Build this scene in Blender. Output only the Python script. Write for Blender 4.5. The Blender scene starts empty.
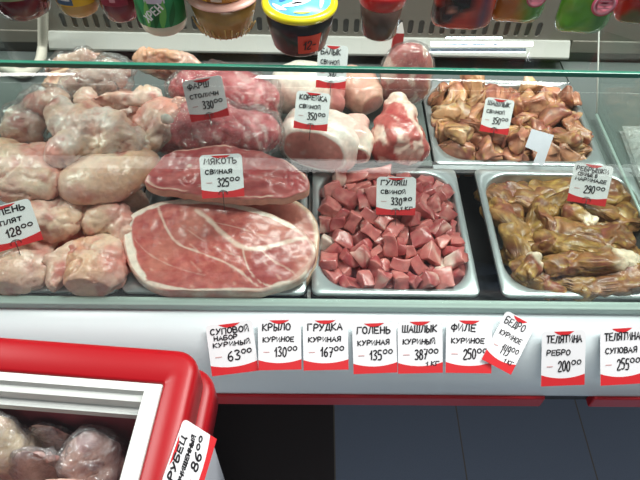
import bpy, bmesh, math, random
from mathutils import Vector, Matrix, noise
R = random.Random(7)
PI = math.pi
S = bpy.context.scene
COL = S.collection

# ------------------------------------------------------------------ camera
F = 600.0
PITCH, YAW, ROLL = math.radians(51), .030, .036
CAM = Vector((0, 0, 1.6))
fw = Vector((math.sin(YAW)*math.cos(PITCH), math.cos(YAW)*math.cos(PITCH), -math.sin(PITCH)))
r0 = fw.cross(Vector((0, 0, 1))).normalized(); u0 = r0.cross(fw)
rt = r0*math.cos(ROLL) + u0*math.sin(ROLL)
up = -r0*math.sin(ROLL) + u0*math.cos(ROLL)
cd = bpy.data.cameras.new('camera'); cam = bpy.data.objects.new('camera', cd); COL.objects.link(cam)
cd.sensor_width = 36; cd.lens = F/640*36; cd.clip_start = .02
cam.matrix_world = Matrix((( rt.x, up.x, -fw.x, CAM.x), (rt.y, up.y, -fw.y, CAM.y), (rt.z, up.z, -fw.z, CAM.z), (0, 0, 0, 1)))
S.camera = cam

def ray(u, v): return rt*((u-320)/F) - up*((v-240)/F) + fw
def W(u, v, z):
    d = ray(u, v); return CAM + d*((z-CAM.z)/d.z)
def WY(u, v, y):
    d = ray(u, v); return CAM + d*((y-CAM.y)/d.y)
def WX(u, v, x):
    d = ray(u, v); return CAM + d*((x-CAM.x)/d.x)
def PX(p):
    q = p-CAM; k = q.dot(fw); return (320+F*q.dot(rt)/k, 240-F*q.dot(up)/k)
def SC(u, v, z): return (W(u, v, z)-CAM).dot(fw)/F          # metres per pixel there

def lin(c):
    return tuple((x/12.92 if x <= .04045 else ((x+.055)/1.055)**2.4) for x in (c[0]/255, c[1]/255, c[2]/255))
def mixc(a, b, t):
    t = min(1, max(0, t)); return tuple(a[i]+(b[i]-a[i])*t for i in range(3))
def sm(a, b, x):
    if a > b: return 1-sm(b, a, x)
    t = min(1, max(0, (x-a)/(b-a))); return t*t*(3-2*t)
def nz(p, f, o=0.): return noise.noise(Vector((p[0]*f+o, p[1]*f+o*1.7, p[2]*f-o)))

# ------------------------------------------------------------------ materials
def newmat(name):
    m = bpy.data.materials.new(name); m.use_nodes = True
    nt = m.node_tree; nt.nodes.clear()
    out = nt.nodes.new('ShaderNodeOutputMaterial')
    return m, nt, nt.nodes, nt.links, out
def setin(n, **k):
    for a, b in k.items(): n.inputs[a.replace('_', ' ')].default_value = b
def plain(name, c, rough=.5, metal=0, bump=0, bscale=80, var=0, spec=.5, sss=0, coat=0):
    m, nt, N, L, out = newmat(name)
    b = N.new('ShaderNodeBsdfPrincipled'); L.new(b.outputs[0], out.inputs[0])
    col = lin(c)+(1,)
    setin(b, Base_Color=col, Roughness=rough, Metallic=metal)
    b.inputs['Specular IOR Level'].default_value = spec
    b.inputs['Coat Weight'].default_value = coat
    if sss:
        b.inputs['Subsurface Weight'].default_value = sss
        b.inputs['Subsurface Scale'].default_value = .01
    tc = N.new('ShaderNodeTexCoord')
    if var:
        n = N.new('ShaderNodeTexNoise'); setin(n, Scale=bscale*.25, Detail=4)
        L.new(tc.outputs['Object'], n.inputs['Vector'])
        mx = N.new('ShaderNodeMix'); mx.data_type = 'RGBA'
        mx.inputs[6].default_value = tuple(x*(1-var) for x in col[:3])+(1,); mx.inputs[7].default_value = tuple(min(1, x*(1+var)) for x in col[:3])+(1,)
        L.new(n.outputs[0], mx.inputs[0]); L.new(mx.outputs[2], b.inputs['Base Color'])
    if bump:
        n = N.new('ShaderNodeTexNoise'); setin(n, Scale=bscale, Detail=3)
        L.new(tc.outputs['Object'], n.inputs['Vector'])
        bp = N.new('ShaderNodeBump'); setin(bp, Strength=bump, Distance=.002)
        L.new(n.outputs[0], bp.inputs['Height']); L.new(bp.outputs[0], b.inputs['Normal'])
    return m
def painted(name, rough=.3, bump=.25, bscale=250, var=.12, sss=.12, coat=.3, stretch=(1, 1, 1)):
    """colour comes from the mesh's own 'Col' attribute (fat, muscle, skin) plus fine grain"""
    m, nt, N, L, out = newmat(name)
    b = N.new('ShaderNodeBsdfPrincipled'); L.new(b.outputs[0], out.inputs[0])
    setin(b, Roughness=rough)
    b.inputs['Coat Weight'].default_value = coat; b.inputs['Coat Roughness'].default_value = .18
    b.inputs['Subsurface Weight'].default_value = sss; b.inputs['Subsurface Scale'].default_value = .006
    b.inputs['Subsurface Radius'].default_value = (1, .35, .25)
    a = N.new('ShaderNodeAttribute'); a.attribute_name = 'Col'
    tc = N.new('ShaderNodeTexCoord'); mp = N.new('ShaderNodeMapping'); mp.inputs['Scale'].default_value = stretch
    L.new(tc.outputs['Object'], mp.inputs['Vector'])
    n = N.new('ShaderNodeTexNoise'); setin(n, Scale=bscale*.5, Detail=5); L.new(mp.outputs[0], n.inputs['Vector'])
    mr = N.new('ShaderNodeMapRange'); setin(mr, From_Min=.3, From_Max=.7, To_Min=1-var, To_Max=1+var)
    L.new(n.outputs[0], mr.inputs['Value'])
    vm = N.new('ShaderNodeVectorMath'); vm.operation = 'SCALE'
    L.new(a.outputs['Color'], vm.inputs[0]); L.new(mr.outputs[0], vm.inputs['Scale'])
    L.new(vm.outputs[0], b.inputs['Base Color'])
    n2 = N.new('ShaderNodeTexNoise'); setin(n2, Scale=bscale, Detail=3); L.new(mp.outputs[0], n2.inputs['Vector'])
    bp = N.new('ShaderNodeBump'); setin(bp, Strength=bump, Distance=.0015)
    L.new(n2.outputs[0], bp.inputs['Height']); L.new(bp.outputs[0], b.inputs['Normal'])
    return m
def glass(name, tint=(.95, .985, .965), base=.04, gain=.6, rough=0.):
    m, nt, N, L, out = newmat(name)
    t = N.new('ShaderNodeBsdfTransparent'); t.inputs[0].default_value = tint+(1,)
    g = N.new('ShaderNodeBsdfGlossy'); g.inputs['Roughness'].default_value = rough
    lw = N.new('ShaderNodeLayerWeight'); lw.inputs['Blend'].default_value = .5
    p = N.new('ShaderNodeMath'); p.operation = 'POWER'; p.inputs[1].default_value = 5; L.new(lw.outputs['Facing'], p.inputs[0])
    ma = N.new('ShaderNodeMath'); ma.operation = 'MULTIPLY_ADD'; ma.inputs[1].default_value = gain; ma.inputs[2].default_value = base
    L.new(p.outputs[0], ma.inputs[0])
    mx = N.new('ShaderNodeMixShader'); L.new(ma.outputs[0], mx.inputs[0]); L.new(t.outputs[0], mx.inputs[1]); L.new(g.outputs[0], mx.inputs[2])
    L.new(mx.outputs[0], out.inputs[0]); return m
def film(name, milky=.06, base=.10, bscale=45, bump=.9, tint=(.97, .97, .97)):
    m, nt, N, L, out = newmat(name)
    t = N.new('ShaderNodeBsdfTransparent'); t.inputs[0].default_value = tint+(1,)
    g = N.new('ShaderNodeBsdfGlossy'); g.inputs['Roughness'].default_value = .16
    d = N.new('ShaderNodeBsdfDiffuse'); d.inputs[0].default_value = (.85, .85, .85, 1)
    tc = N.new('ShaderNodeTexCoord')
    n = N.new('ShaderNodeTexNoise'); setin(n, Scale=bscale, Detail=3, Distortion=1.5); L.new(tc.outputs['Object'], n.inputs['Vector'])
    bp = N.new('ShaderNodeBump'); setin(bp, Strength=bump, Distance=.01)
    L.new(n.outputs[0], bp.inputs['Height']); L.new(bp.outputs[0], g.inputs['Normal']); L.new(bp.outputs[0], d.inputs['Normal'])
    lw = N.new('ShaderNodeLayerWeight'); lw.inputs['Blend'].default_value = .35; L.new(bp.outputs[0], lw.inputs['Normal'])
    ma = N.new('ShaderNodeMath'); ma.operation = 'MULTIPLY_ADD'; ma.inputs[1].default_value = .35; ma.inputs[2].default_value = base
    L.new(lw.outputs['Facing'], ma.inputs[0])
    m1 = N.new('ShaderNodeMixShader'); m1.inputs[0].default_value = milky; L.new(t.outputs[0], m1.inputs[1]); L.new(d.outputs[0], m1.inputs[2])
    m2 = N.new('ShaderNodeMixShader'); L.new(ma.outputs[0], m2.inputs[0]); L.new(m1.outputs[0], m2.inputs[1]); L.new(g.outputs[0], m2.inputs[2])
    L.new(m2.outputs[0], out.inputs[0]); return m
def emit(name, c, s):
    m, nt, N, L, out = newmat(name)
    e = N.new('ShaderNodeEmission'); e.inputs[0].default_value = c+(1,); e.inputs[1].default_value = s
    L.new(e.outputs[0], out.inputs[0]); return m

M = {}
M['white_panel'] = plain('white_enamel', (222, 234, 236), .32, var=.02, bscale=30)
M['rail'] = plain('grey_aluminium', (172, 192, 186), .4, .15, bump=.1, bscale=120)
M['red_trim'] = plain('red_trim', (176, 22, 34), .4)
M['dark'] = plain('dark_void', (26, 27, 30), .6)
M['steel'] = plain('stainless_steel', (196, 204, 206), .3, .75, bump=.08, bscale=60, var=.06)
M['polish'] = plain('glint_strip_steel', (190, 200, 214), .12, .9, bump=.1, bscale=200)
M['deck'] = plain('brushed_deck', (104, 112, 110), .45, .25, bump=.08, bscale=90, var=.08)
M['backsteel'] = plain('back_panel_grey', (84, 84, 80), .5, .1, bump=.06, var=.06)
M['ledge'] = plain('ledge_white', (186, 188, 182), .3)
M['grille'] = plain('grille_beige', (132, 128, 118), .5, var=.04)
M['glass'] = glass('counter_glass', (.915, .95, .932), .035, .5)
M['lidglass'] = glass('lid_glass', (.97, .98, .98), .03, .5)
M['glass_edge'] = plain('glass_edge_green', (44, 116, 94), .2, spec=.6, var=.35, bscale=40)
M['clear'] = glass('clear_plastic', (.94, .95, .95), .06, .6, .05)
M['hose'] = plain('hose_plastic', (206, 202, 188), .45)
M['card'] = plain('tag_card', (232, 234, 236), .45)
M['tagred'] = plain('tag_red', (206, 40, 46), .45)
M['ink'] = plain('marker_ink', (24, 22, 28), .5)
M['inkred'] = plain('faded_print', (206, 168, 168), .6)
M['wire'] = plain('pin_wire', (96, 92, 92), .35, .8)
M['chicken'] = painted('chicken_skin', .34, .6, 230, .12, .18, .35)
M['pork'] = painted('raw_pork', .3, .25, 260, .12, .12, .4)
M['porkgrain'] = painted('raw_pork_grain', .33, .3, 160, .14, .12, .3, (1, 3.5, 1))
M['mince'] = painted('minced_meat', .35, .6, 190, .25, .12, .25, (1, 3, 1))
M['marinade'] = painted('marinated_meat', .4, .7, 150, .3, .08, .22)
M['frozen'] = painted('frozen_meat', .5, .5, 120, .2, .05, .1)
M['film'] = film('plastic_film')
M['film3'] = film('plastic_film_creased', .05, .13, 60, 1.0)
M['film2'] = film('plastic_film_milky', .16, .12, 60)
M['freezer_red'] = plain('freezer_red', (158, 8, 20), .36, spec=.35)
M['freezer_white'] = plain('freezer_white', (224, 230, 236), .35)
M['freezer_in'] = plain('freezer_liner', (128, 50, 62), .6, bump=.5, bscale=60, var=.25)  # red reflection on the inner wall is put into this colour
M['lidframe'] = plain('lid_frame_white', (206, 212, 208), .4)

# ------------------------------------------------------------------ objects
def tag(o, label, cat, group=None, kind=None):
    if label: o['label'] = label
    if cat: o['category'] = cat
    if group: o['group'] = group
    if kind: o['kind'] = kind
    return o
def empty(name, loc, label=None, cat=None, group=None, rz=0):
    o = bpy.data.objects.new(name, None); COL.objects.link(o); o.empty_display_size = .02
    o.location = loc; o.rotation_euler = (0, 0, rz); return tag(o, label, cat, group)
def link(name, me, mat=None, parent=None, loc=None):
    o = bpy.data.objects.new(name, me); COL.objects.link(o)
    if mat and not me.materials: me.materials.append(mat)
    if parent: o.parent = parent
    if loc is not None: o.location = loc
    return o
def mesh(name, vs, fs, cols=None, smooth=True):
    me = bpy.data.meshes.new(name); me.from_pydata([tuple(v) for v in vs], [], fs)
    if smooth: me.polygons.foreach_set('use_smooth', [True]*len(me.polygons))
    if cols: setcol(me, cols)
    me.update(); return me
def setcol(me, cols):
    at = me.color_attributes.new('Col', 'FLOAT_COLOR', 'POINT')
    flat = []
    for c in cols: flat += [c[0], c[1], c[2], 1]
    at.data.foreach_set('color', flat)
def bm_mesh(name, bm, smooth=False, recalc=True):
    if recalc: bmesh.ops.recalc_face_normals(bm, faces=bm.faces)
    me = bpy.data.meshes.new(name); bm.to_mesh(me); bm.free()
    if smooth: me.polygons.foreach_set('use_smooth', [True]*len(me.polygons))
    return me
def box(bm, x0, x1, y0, y1, z0, z1):
    g = bmesh.ops.create_cube(bm, size=1)
    for v in g['verts']:
        v.co = Vector((x0+(v.co.x+.5)*(x1-x0), y0+(v.co.y+.5)*(y1-y0), z0+(v.co.z+.5)*(z1-z0)))
    return g['verts']
def boxmesh(name, x0, x1, y0, y1, z0, z1, bev=0, seg=2):
    bm = bmesh.new(); box(bm, x0, x1, y0, y1, z0, z1)
    if bev: bmesh.ops.bevel(bm, geom=bm.edges[:], offset=bev, segments=seg, profile=.5, affect='EDGES')
    return bm_mesh(name, bm, False)
def extrude_x(name, prof, x0, x1, smooth=True, n=2, closed=True):
    """profile of (y,z) swept along x"""
    vs, fs = [], []; k = len(prof)
    for i in range(n):
        x = x0+(x1-x0)*i/(n-1)
        vs += [(x, p[0], p[1]) for p in prof]
    for i in range(n-1):
        for j in range(k if closed else k-1):
            a, b = i*k+j, i*k+(j+1) % k
            fs.append((a, b, b+k, a+k))
    if closed:
        fs.append(tuple(range(k))); fs.append(tuple(reversed(range((n-1)*k, n*k))))
    bm = bmesh.new(); me = mesh(name, vs, fs, None, smooth); bm.from_mesh(me); bpy.data.meshes.remove(me)
    bmesh.ops.recalc_face_normals(bm, faces=bm.faces); me = bpy.data.meshes.new(name); bm.to_mesh(me); bm.free()
    if smooth and closed: 
        for p in me.polygons: p.use_smooth = len(p.vertices) == 4
    return me
def tube(name, pts, r, segs=8, ribs=0, rfn=None, closed_ends=True):
    pts = [Vector(p) for p in pts]; vs, fs = [], []; n = len(pts); prev = None
    for i, p in enumerate(pts):
        t = (pts[min(i+1, n-1)]-pts[max(i-1, 0)]).normalized()
        if prev is None:
            a = Vector((0, 0, 1)) if abs(t.z) < .9 else Vector((1, 0, 0)); prev = (a-t*a.dot(t)).normalized()
        else: prev = (prev-t*prev.dot(t)).normalized()
        b = t.cross(prev); rr = rfn(i/(n-1)) if rfn else r
        if ribs: rr = r*(1 + .14*(1 if i % 2 else -1))
        for k in range(segs):
            an = 2*PI*k/segs; vs.append(p+(prev*math.cos(an)+b*math.sin(an))*rr)
    for i in range(n-1):
        for k in range(segs):
            fs.append((i*segs+k, i*segs+(k+1) % segs, (i+1)*segs+(k+1) % segs, (i+1)*segs+k))
    if closed_ends: fs.append(tuple(reversed(range(segs)))); fs.append(tuple(range((n-1)*segs, n*segs)))
    return mesh(name, vs, fs)
def spline(pts, n, closed=True):
    out = []; k = len(pts); pts = [Vector(p) for p in pts]
    rng = k if closed else k-1
    for i in range(rng):
        p0, p1, p2, p3 = (pts[(i-1) % k], pts[i], pts[(i+1) % k], pts[(i+2) % k]) if closed else (pts[max(i-1, 0)], pts[i], pts[i+1], pts[min(i+2, k-1)])
        for j in range(n):
            t = j/n
            out.append(.5*((2*p1)+(p2-p0)*t+(2*p0-5*p1+4*p2-p3)*t*t+(3*p1-p0-3*p2+p3)*t**3))
    if not closed: out.append(pts[-1])
    return out
def lathe(name, prof, segs=32, sx=1, sy=1):
    vs, fs = [], []; k = len(prof)
    for j in range(segs):
        a = 2*PI*j/segs
        for r, z in prof: vs.append((r*math.cos(a)*sx, r*math.sin(a)*sy, z))
    for j in range(segs):
        for i in range(k-1):
            a, b = j*k+i, ((j+1) % segs)*k+i
            fs.append((a, b, b+1, a+1))
    if prof[0][0] > 1e-5: fs.append(tuple(reversed([j*k for j in range(segs)])))
    if prof[-1][0] > 1e-5: fs.append(tuple([j*k+k-1 for j in range(segs)]))
    return mesh(name, vs, fs)

def glass_y(z):
    """inner face of the curved front glass"""
    t = min(1, max(0, (z-ZR-.003)/(ZS-ZR-.011)))
    return yF-.008+(yE+.012-yF)*t**2.1
# soft meat pressed against a wall flattens instead of passing through it
def behind_glass(p, gap=.011):
    y = glass_y(p.z)+gap
    if p.y < y: p.y = y+(y-p.y)*.02
    return p
CLAMP = [behind_glass, .004]
# ---------- organic lumps: ellipsoids fused by voxel remesh, smoothed, roughened
def fuse(name, ells, voxel=.004, smooth=8):
    bm = bmesh.new()
    for m4 in ells: bmesh.ops.create_icosphere(bm, subdivisions=3, radius=1, matrix=m4)
    me = bm_mesh(name, bm, True)
    o = bpy.data.objects.new('fusing', me); COL.objects.link(o)
    md = o.modifiers.new('r', 'REMESH'); md.mode = 'VOXEL'; md.voxel_size = voxel
    ms = o.modifiers.new('s', 'SMOOTH'); ms.iterations = smooth; ms.factor = .5
    dg = bpy.context.evaluated_depsgraph_get(); dg.update()
    m2 = bpy.data.meshes.new_from_object(o.evaluated_get(dg))
    bpy.data.objects.remove(o); bpy.data.meshes.remove(me)
    m2.name = name; m2.polygons.foreach_set('use_smooth', [True]*len(m2.polygons))
    return m2
def ell(u, v, z, a, b, c, ang=0, tilt=0, lift=0):
    """ellipsoid seen around pixel u,v at height z: a,b half sizes in pixels, c half height in metres"""
    p = W(u, v, z); s = SC(u, v, z); d = (p-CAM).normalized(); ph = math.asin(-d.z)
    th = math.radians(ang); k = math.sin(ph)
    la = a*s*math.hypot(math.cos(th), math.sin(th)/k)
    cc = c*math.cos(ph)*abs(math.cos(th))
    bs = b*s; bs = math.sqrt(max(bs*bs-cc*cc, (.35*bs)**2))
    lb = bs*math.hypot(math.sin(th), math.cos(th)/k)
    rz = math.atan2(math.sin(th)/k, math.cos(th))
    return Matrix.Translation(p) @ Matrix.Rotation(rz, 4, 'Z') @ Matrix.Rotation(math.radians(tilt), 4, 'Y') @ Matrix.Rotation(math.radians(lift), 4, 'X') @ Matrix.Diagonal((la, lb, c, 1))
def organic(name, ells, colfn, mat, label=None, cat=None, group=None, parent=None, voxel=.004, amp=.003, freq=30, smooth=8, seed=0, minz=None, amp2=.0008, crease=0):
    me = fuse(name, ells, voxel, smooth)
    vs = me.vertices; cols = []
    nrm = [v.normal.copy() for v in vs]
    for i, v in enumerate(vs):
        p = v.co; n = nrm[i]
        q = p+Vector((nz(p, 40, seed+1), nz(p, 40, seed+2), nz(p, 40, seed+6)))*.006
        dd = amp*nz(p, freq, seed)+amp*.5*nz(p, freq*2.3, seed+3)+amp2*nz(p, 140, seed+5)
        if crease: dd -= crease*sm(.10, 0, abs(nz(q, freq*.8, seed+11)))+.5*crease*sm(.12, 0, abs(nz(q, freq*2, seed+17)))
        v.co = p+n*dd
        CLAMP[0](v.co, .006) if CLAMP[0] is behind_glass else CLAMP[0](v.co)
        if minz is not None and v.co.z < minz: v.co.z = minz+.1*(v.co.z-minz)
        cols.append(colfn(v.co, n, dd/amp))
    xs = [v.co for v in vs]
    c = Vector(((min(p.x for p in xs)+max(p.x for p in xs))/2, (min(p.y for p in xs)+max(p.y for p in xs))/2, min(p.z for p in xs)))
    for v in vs: v.co -= c
    setcol(me, cols); me.update()
    o = link(name, me, mat, parent, c)
    return tag(o, label, cat, group)
def wrap(obj, mat, off=.003, amp=.006, freq=45, peaks=(), name='plastic_film', seed=0, z0=None):
    """loose film around an item, as its child; peaks = world points the film is pulled towards"""
    src = obj.data; me = src.copy(); me.name = name
    me.materials.clear()
    loc = obj.location
    nr = [v.normal.copy() for v in me.vertices]
    for i, v in enumerate(me.vertices):
        p = v.co+loc
        w = abs(nz(p, freq, seed))*1.3+abs(nz(p, freq*2.2, seed+7))*.6
        d = off+amp*w
        v.co = v.co+nr[i]*d
        for (pk, rad, h) in peaks:
            q = v.co+loc; dist = (q-pk).length
            if dist < rad*2.2:
                k = math.exp(-(dist/rad)**2)
                v.co += (pk-q)*k*h
        q = v.co+loc; CLAMP[0](q, .003) if CLAMP[0] is behind_glass else CLAMP[0](q, .004); v.co = q-loc
    if 'Col' in me.color_attributes: me.color_attributes.remove(me.color_attributes['Col'])
    me.update()
    return link(name, me, mat, obj)

# ---------- traced slab of meat with own thickness
def slab(name, pix, zt, thick, colfn, mat, label, cat, group=None, rings=44, per=10, dome=.006, edge=.3, seed=0, slope=0, amp=.002):
    cu, cv = sum(p[0] for p in pix)/len(pix), sum(p[1] for p in pix)/len(pix); yc = W(cu, cv, zt).y
    def WT(u, v):
        d = ray(u, v); k = (zt-CAM.z+slope*(CAM.y-yc))/(d.z-slope*d.y); q = CAM+d*k; return Vector((q.x, q.y, zt))
    tiltfn = (lambda v: Vector((v.x, v.y, v.z+slope*(v.y-yc)))) if slope else None
    pts = [WT(u, v) for u, v in pix]
    ol = spline(pts, per); n = len(ol)
    c = sum(ol, Vector())/n
    vs, cols, fs = [], [], []
    def add(p, t, side): 
        vs.append(p); cols.append(colfn(p, t, side))
    def topz(p, t): return dome*(1-t*t)+amp*nz(p, 35, seed)+amp*.5*nz(p, 90, seed+2)
    add(Vector((c.x, c.y, zt+topz(c, 0))), 0, 'top')
    ts = [((i+1)/rings)**.8 for i in range(rings)]
    er = thick*.22
    prof = [(t, None) for t in ts]
    L = []
    for t in ts[:-1]: L.append((t, 0, 'top'))
    L += [(1.0, -.0, 'top')]
    for a in (20, 45, 70, 90): L.append((1+0*a, -er*(1-math.cos(math.radians(a))), ('side', er*math.sin(math.radians(a)))))
    for k in (1, 2, 3, 4): L.append((1, -er-(thick-2*er)*k/4, ('side', er)))
    L.append((1, -thick+er*.3, ('side', er*.7))); L.append((.96, -thick, ('side', 0)))
    for t, dz, sd in L:
        for j in range(n):
            o = ol[j]; q = c+(o-c)*t
            if sd != 'top':
                nn = (o-c).normalized(); q = q+nn*(sd[1]*1.0+.002*nz(q, 50, seed))
            z = zt+topz(q, min(t, 1))+dz
            add(Vector((q.x, q.y, z)), t if sd == 'top' else 1+(-dz/thick), 'top' if sd == 'top' else 'side')
    for j in range(n): fs.append((0, 1+j, 1+(j+1) % n))
    for i in range(len(L)-1):
        for j in range(n):
            a, b = 1+i*n+j, 1+i*n+(j+1) % n
            fs.append((a, a+n, b+n, b))
    fs.append(tuple(1+(len(L)-1)*n+j for j in range(n)))
    if tiltfn: vs = [tiltfn(v) for v in vs]
    for v in vs: behind_glass(v, .006)
    base = Vector((c.x, c.y, min(v.z for v in vs)))
    me = mesh(name, [v-base for v in vs], fs, cols)
    bm = bmesh.new(); bm.from_mesh(me); bmesh.ops.recalc_face_normals(bm, faces=bm.faces); bm.to_mesh(me); bm.free()
    return tag(link(name, me, mat, None, base), label, cat, group)
def segd(p, a, b):
    ax, ay, bx, by = a.x, a.y, b.x, b.y; dx, dy = bx-ax, by-ay
    t = max(0, min(1, ((p.x-ax)*dx+(p.y-ay)*dy)/(dx*dx+dy*dy+1e-12)))
    return math.hypot(p.x-ax-t*dx, p.y-ay-t*dy)
def polyd(p, pl): return min(segd(p, pl[i], pl[i+1]) for i in range(len(pl)-1))

# ---------- lofted joint: section half sizes along an axis, cut face at the front
def loft(name, p0, p1, secs, colfn, mat, label, cat, group=None, segs=56, caprings=14, amp=.003, seed=0, flat=.75, upv=Vector((0, 0, 1))):
    """p0 = cut face centre, p1 = far end. secs: (t, halfwidth, halfheight)"""
    ax = (p1-p0); L_ = ax.length; ax.normalize(); sd = ax.cross(upv).normalized(); uu = sd.cross(ax)
    vs, cols, fs = [], [], []
    def sec(t):
        for i in range(len(secs)-1):
            if secs[i][0] <= t <= secs[i+1][0]:
                k = (t-secs[i][0])/(secs[i+1][0]-secs[i][0]); k = k*k*(3-2*k)
                return [secs[i][j]+(secs[i+1][j]-secs[i][j])*k for j in (1, 2)]
        return secs[-1][1:]
    def ring(t, s, cap, push=0):
        w, h = sec(t)
        for j in range(segs):
            a = 2*PI*j/segs; ca, sa = math.cos(a), math.sin(a); e = .8
            x = math.copysign(abs(ca)**e, ca)*w*s; y = math.copysign(abs(sa)**e, sa)*h*s
            if y < 0: y *= flat
            p = p0+ax*(t*L_+push)+sd*x+uu*y
            nrm = (sd*x/max(w, 1e-4)+uu*y/max(h, 1e-4))
            p = p+nrm*(amp*nz(p, 28, seed)+amp*.4*nz(p, 80, seed))*(1 if not cap else s*s)
            vs.append(p); cols.append(colfn(p, 'cap' if cap else 'side', s if cap else t, a))
    for i in range(caprings): ring(0, (i+.3)/caprings*.97, True, .003*((i/caprings)**2-1)*1.0+.0015*nz(Vector((i, seed, 0)), 1))
    nl = 26
    ring(0, .992, False, .001)
    for i in range(1, nl+1): ring(i/nl, 1, False)
    for i in (.9, .7, .4, .15): ring(1, i, False, .012*(1-i*i)**.5)
    nr_ = len(vs)//segs
    for i in range(nr_-1):
        for j in range(segs):
            a, b = i*segs+j, i*segs+(j+1) % segs
            fs.append((a, b, b+segs, a+segs))
    fs.append(tuple(reversed(range(segs)))); fs.append(tuple(range((nr_-1)*segs, nr_*segs)))
    for v in vs: v.z = max(v.z, ZR-.0042)
    base = Vector((sum(v.x for v in vs)/len(vs), sum(v.y for v in vs)/len(vs), min(v.z for v in vs)))
    me = mesh(name, [v-base for v in vs], fs, cols)
    bm = bmesh.new(); bm.from_mesh(me); bmesh.ops.recalc_face_normals(bm, faces=bm.faces); bm.to_mesh(me); bm.free()
    return tag(link(name, me, mat, None, base), label, cat, group)

# ------------------------------------------------------------------ key planes
ZR = .85                                  # tray rims
ZS = 1.15                                 # glass shelf
yF = W(320, 299, ZR).y                    # front edge of the well
yE = W(320, 67, ZS).y                     # front edge of the shelf
YB = 1.12                                 # back wall of the well
XL, XR = -1.3, 1.3

# ------------------------------------------------------------------ setting: floor
def floor_mat():
    m, nt, N, L, out = newmat('floor_tiles')
    b = N.new('ShaderNodeBsdfPrincipled'); L.new(b.outputs[0], out.inputs[0]); setin(b, Roughness=.45)
    gx0 = W(334.5, 440, 0).x; gx1 = W(461, 440, 0).x; T = gx1-gx0
    geo = N.new('ShaderNodeNewGeometry'); sx = N.new('ShaderNodeSeparateXYZ'); L.new(geo.outputs['Position'], sx.inputs[0])
    def math_(op, a, bv=None, c=None):
        n = N.new('ShaderNodeMath'); n.operation = op
        for i, q in enumerate((a, bv, c)):
            if q is None: continue
            if isinstance(q, (int, float)): n.inputs[i].default_value = q
            else: L.new(q, n.inputs[i])
        return n.outputs[0]
    ix = math_('DIVIDE', math_('SUBTRACT', sx.outputs[0], gx0), T)
    iy = math_('DIVIDE', math_('SUBTRACT', sx.outputs[1], .80), T)
    fx = math_('FRACT', math_('ADD', ix, 100)); fy = math_('FRACT', math_('ADD', iy, 100))
    def grout(f): return math_('LESS_THAN', math_('MINIMUM', f, math_('SUBTRACT', 1, f)), .0055)
    g = math_('MAXIMUM', grout(fx), grout(fy))
    cx = math_('FLOOR', math_('ADD', ix, 100)); cy = math_('FLOOR', math_('ADD', iy, 100))
    # dark tiles: every fourth column, staggered by row
    md = math_('MODULO', math_('ADD', math_('ADD', cx, 1), math_('MULTIPLY', math_('ADD', cy, 1), 2)), 4)
    dk = math_('LESS_THAN', md, .5)
    n = N.new('ShaderNodeTexNoise'); setin(n, Scale=420, Detail=2); L.new(geo.outputs['Position'], n.inputs['Vector'])
    mb = N.new('ShaderNodeMix'); mb.data_type = 'RGBA'; L.new(n.outputs[0], mb.inputs[0])
    mb.inputs[6].default_value = lin((134, 150, 174))+(1,); mb.inputs[7].default_value = lin((164, 180, 204))+(1,)
    mk = N.new('ShaderNodeMix'); mk.data_type = 'RGBA'; L.new(dk, mk.inputs[0]); L.new(mb.outputs[2], mk.inputs[6]); mk.inputs[7].default_value = lin((80, 76, 78))+(1,)
    mg = N.new('ShaderNodeMix'); mg.data_type = 'RGBA'; L.new(g, mg.inputs[0]); L.new(mk.outputs[2], mg.inputs[6]); mg.inputs[7].default_value = lin((140, 136, 128))+(1,)
    L.new(mg.outputs[2], b.inputs['Base Color'])
    return m
fl = link('floor', boxmesh('floor', -2.2, 2.2, -2.0, 3.4, -.05, 0), floor_mat()); fl['kind'] = 'structure'

# ------------------------------------------------------------------ the display counter
ctr = empty('display_counter', (0, .9, 0), 'long white refrigerated meat counter with red stripe and green-edged glass', 'display counter')
def cpart(name, me, mat, **k):
    o = link(name, me, mat); o.parent = ctr; o.matrix_parent_inverse = Matrix.Translation((0, -.9, 0)); return o
# bulging front panel
zr = ZR+.012
prof = [(yF-.012, ZR-.008), (.466, .8395), (.449, .831), (.433, .814), (.420, .791), (.410, .765), (.4045, .742), (.4018, .722)]
prof = [tuple(p) for p in [(q.x, q.y) for q in spline([Vector((a, b, 0)) for a, b in prof], 4, False)]]
back = [(.43, .720), (.462, .77), (yF-.004, ZR-.03), (yF, ZR-.012)]
# split in two units with a joint at the right
xj0 = WY(560, 400, .40).x; 
cpart('front_panel', extrude_x('front_panel', prof+back, XL, XR), M['white_panel'])
# red stripe below, with dark joint gap on the right
x_end = WY(545, 398, .40).x; x_re = WY(592, 400, .40).x
cpart('red_stripe', boxmesh('red_stripe', XL, x_end, .397, .44, .690, .7215, .003), M['red_trim'])
cpart('red_stripe', boxmesh('red_stripe', x_re, XR, .397, .44, .690, .7215, .003), M['red_trim'])
cpart('stripe_gap', boxmesh('stripe_gap', x_end, x_re, .410, .44, .692, .7205), M['dark'])
cpart('underside', boxmesh('underside', XL, XR, .442, .80, .62, .7195), M['dark'])
cpart('plinth', boxmesh('plinth', XL, XR, .78, 1.15, 0, .64), M['dark'])
# glass holder rail
cpart('glass_rail', boxmesh('glass_rail', XL, XR, yF-.017, yF-.002, ZR-.009, ZR+.005, .002), M['rail'])
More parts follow.
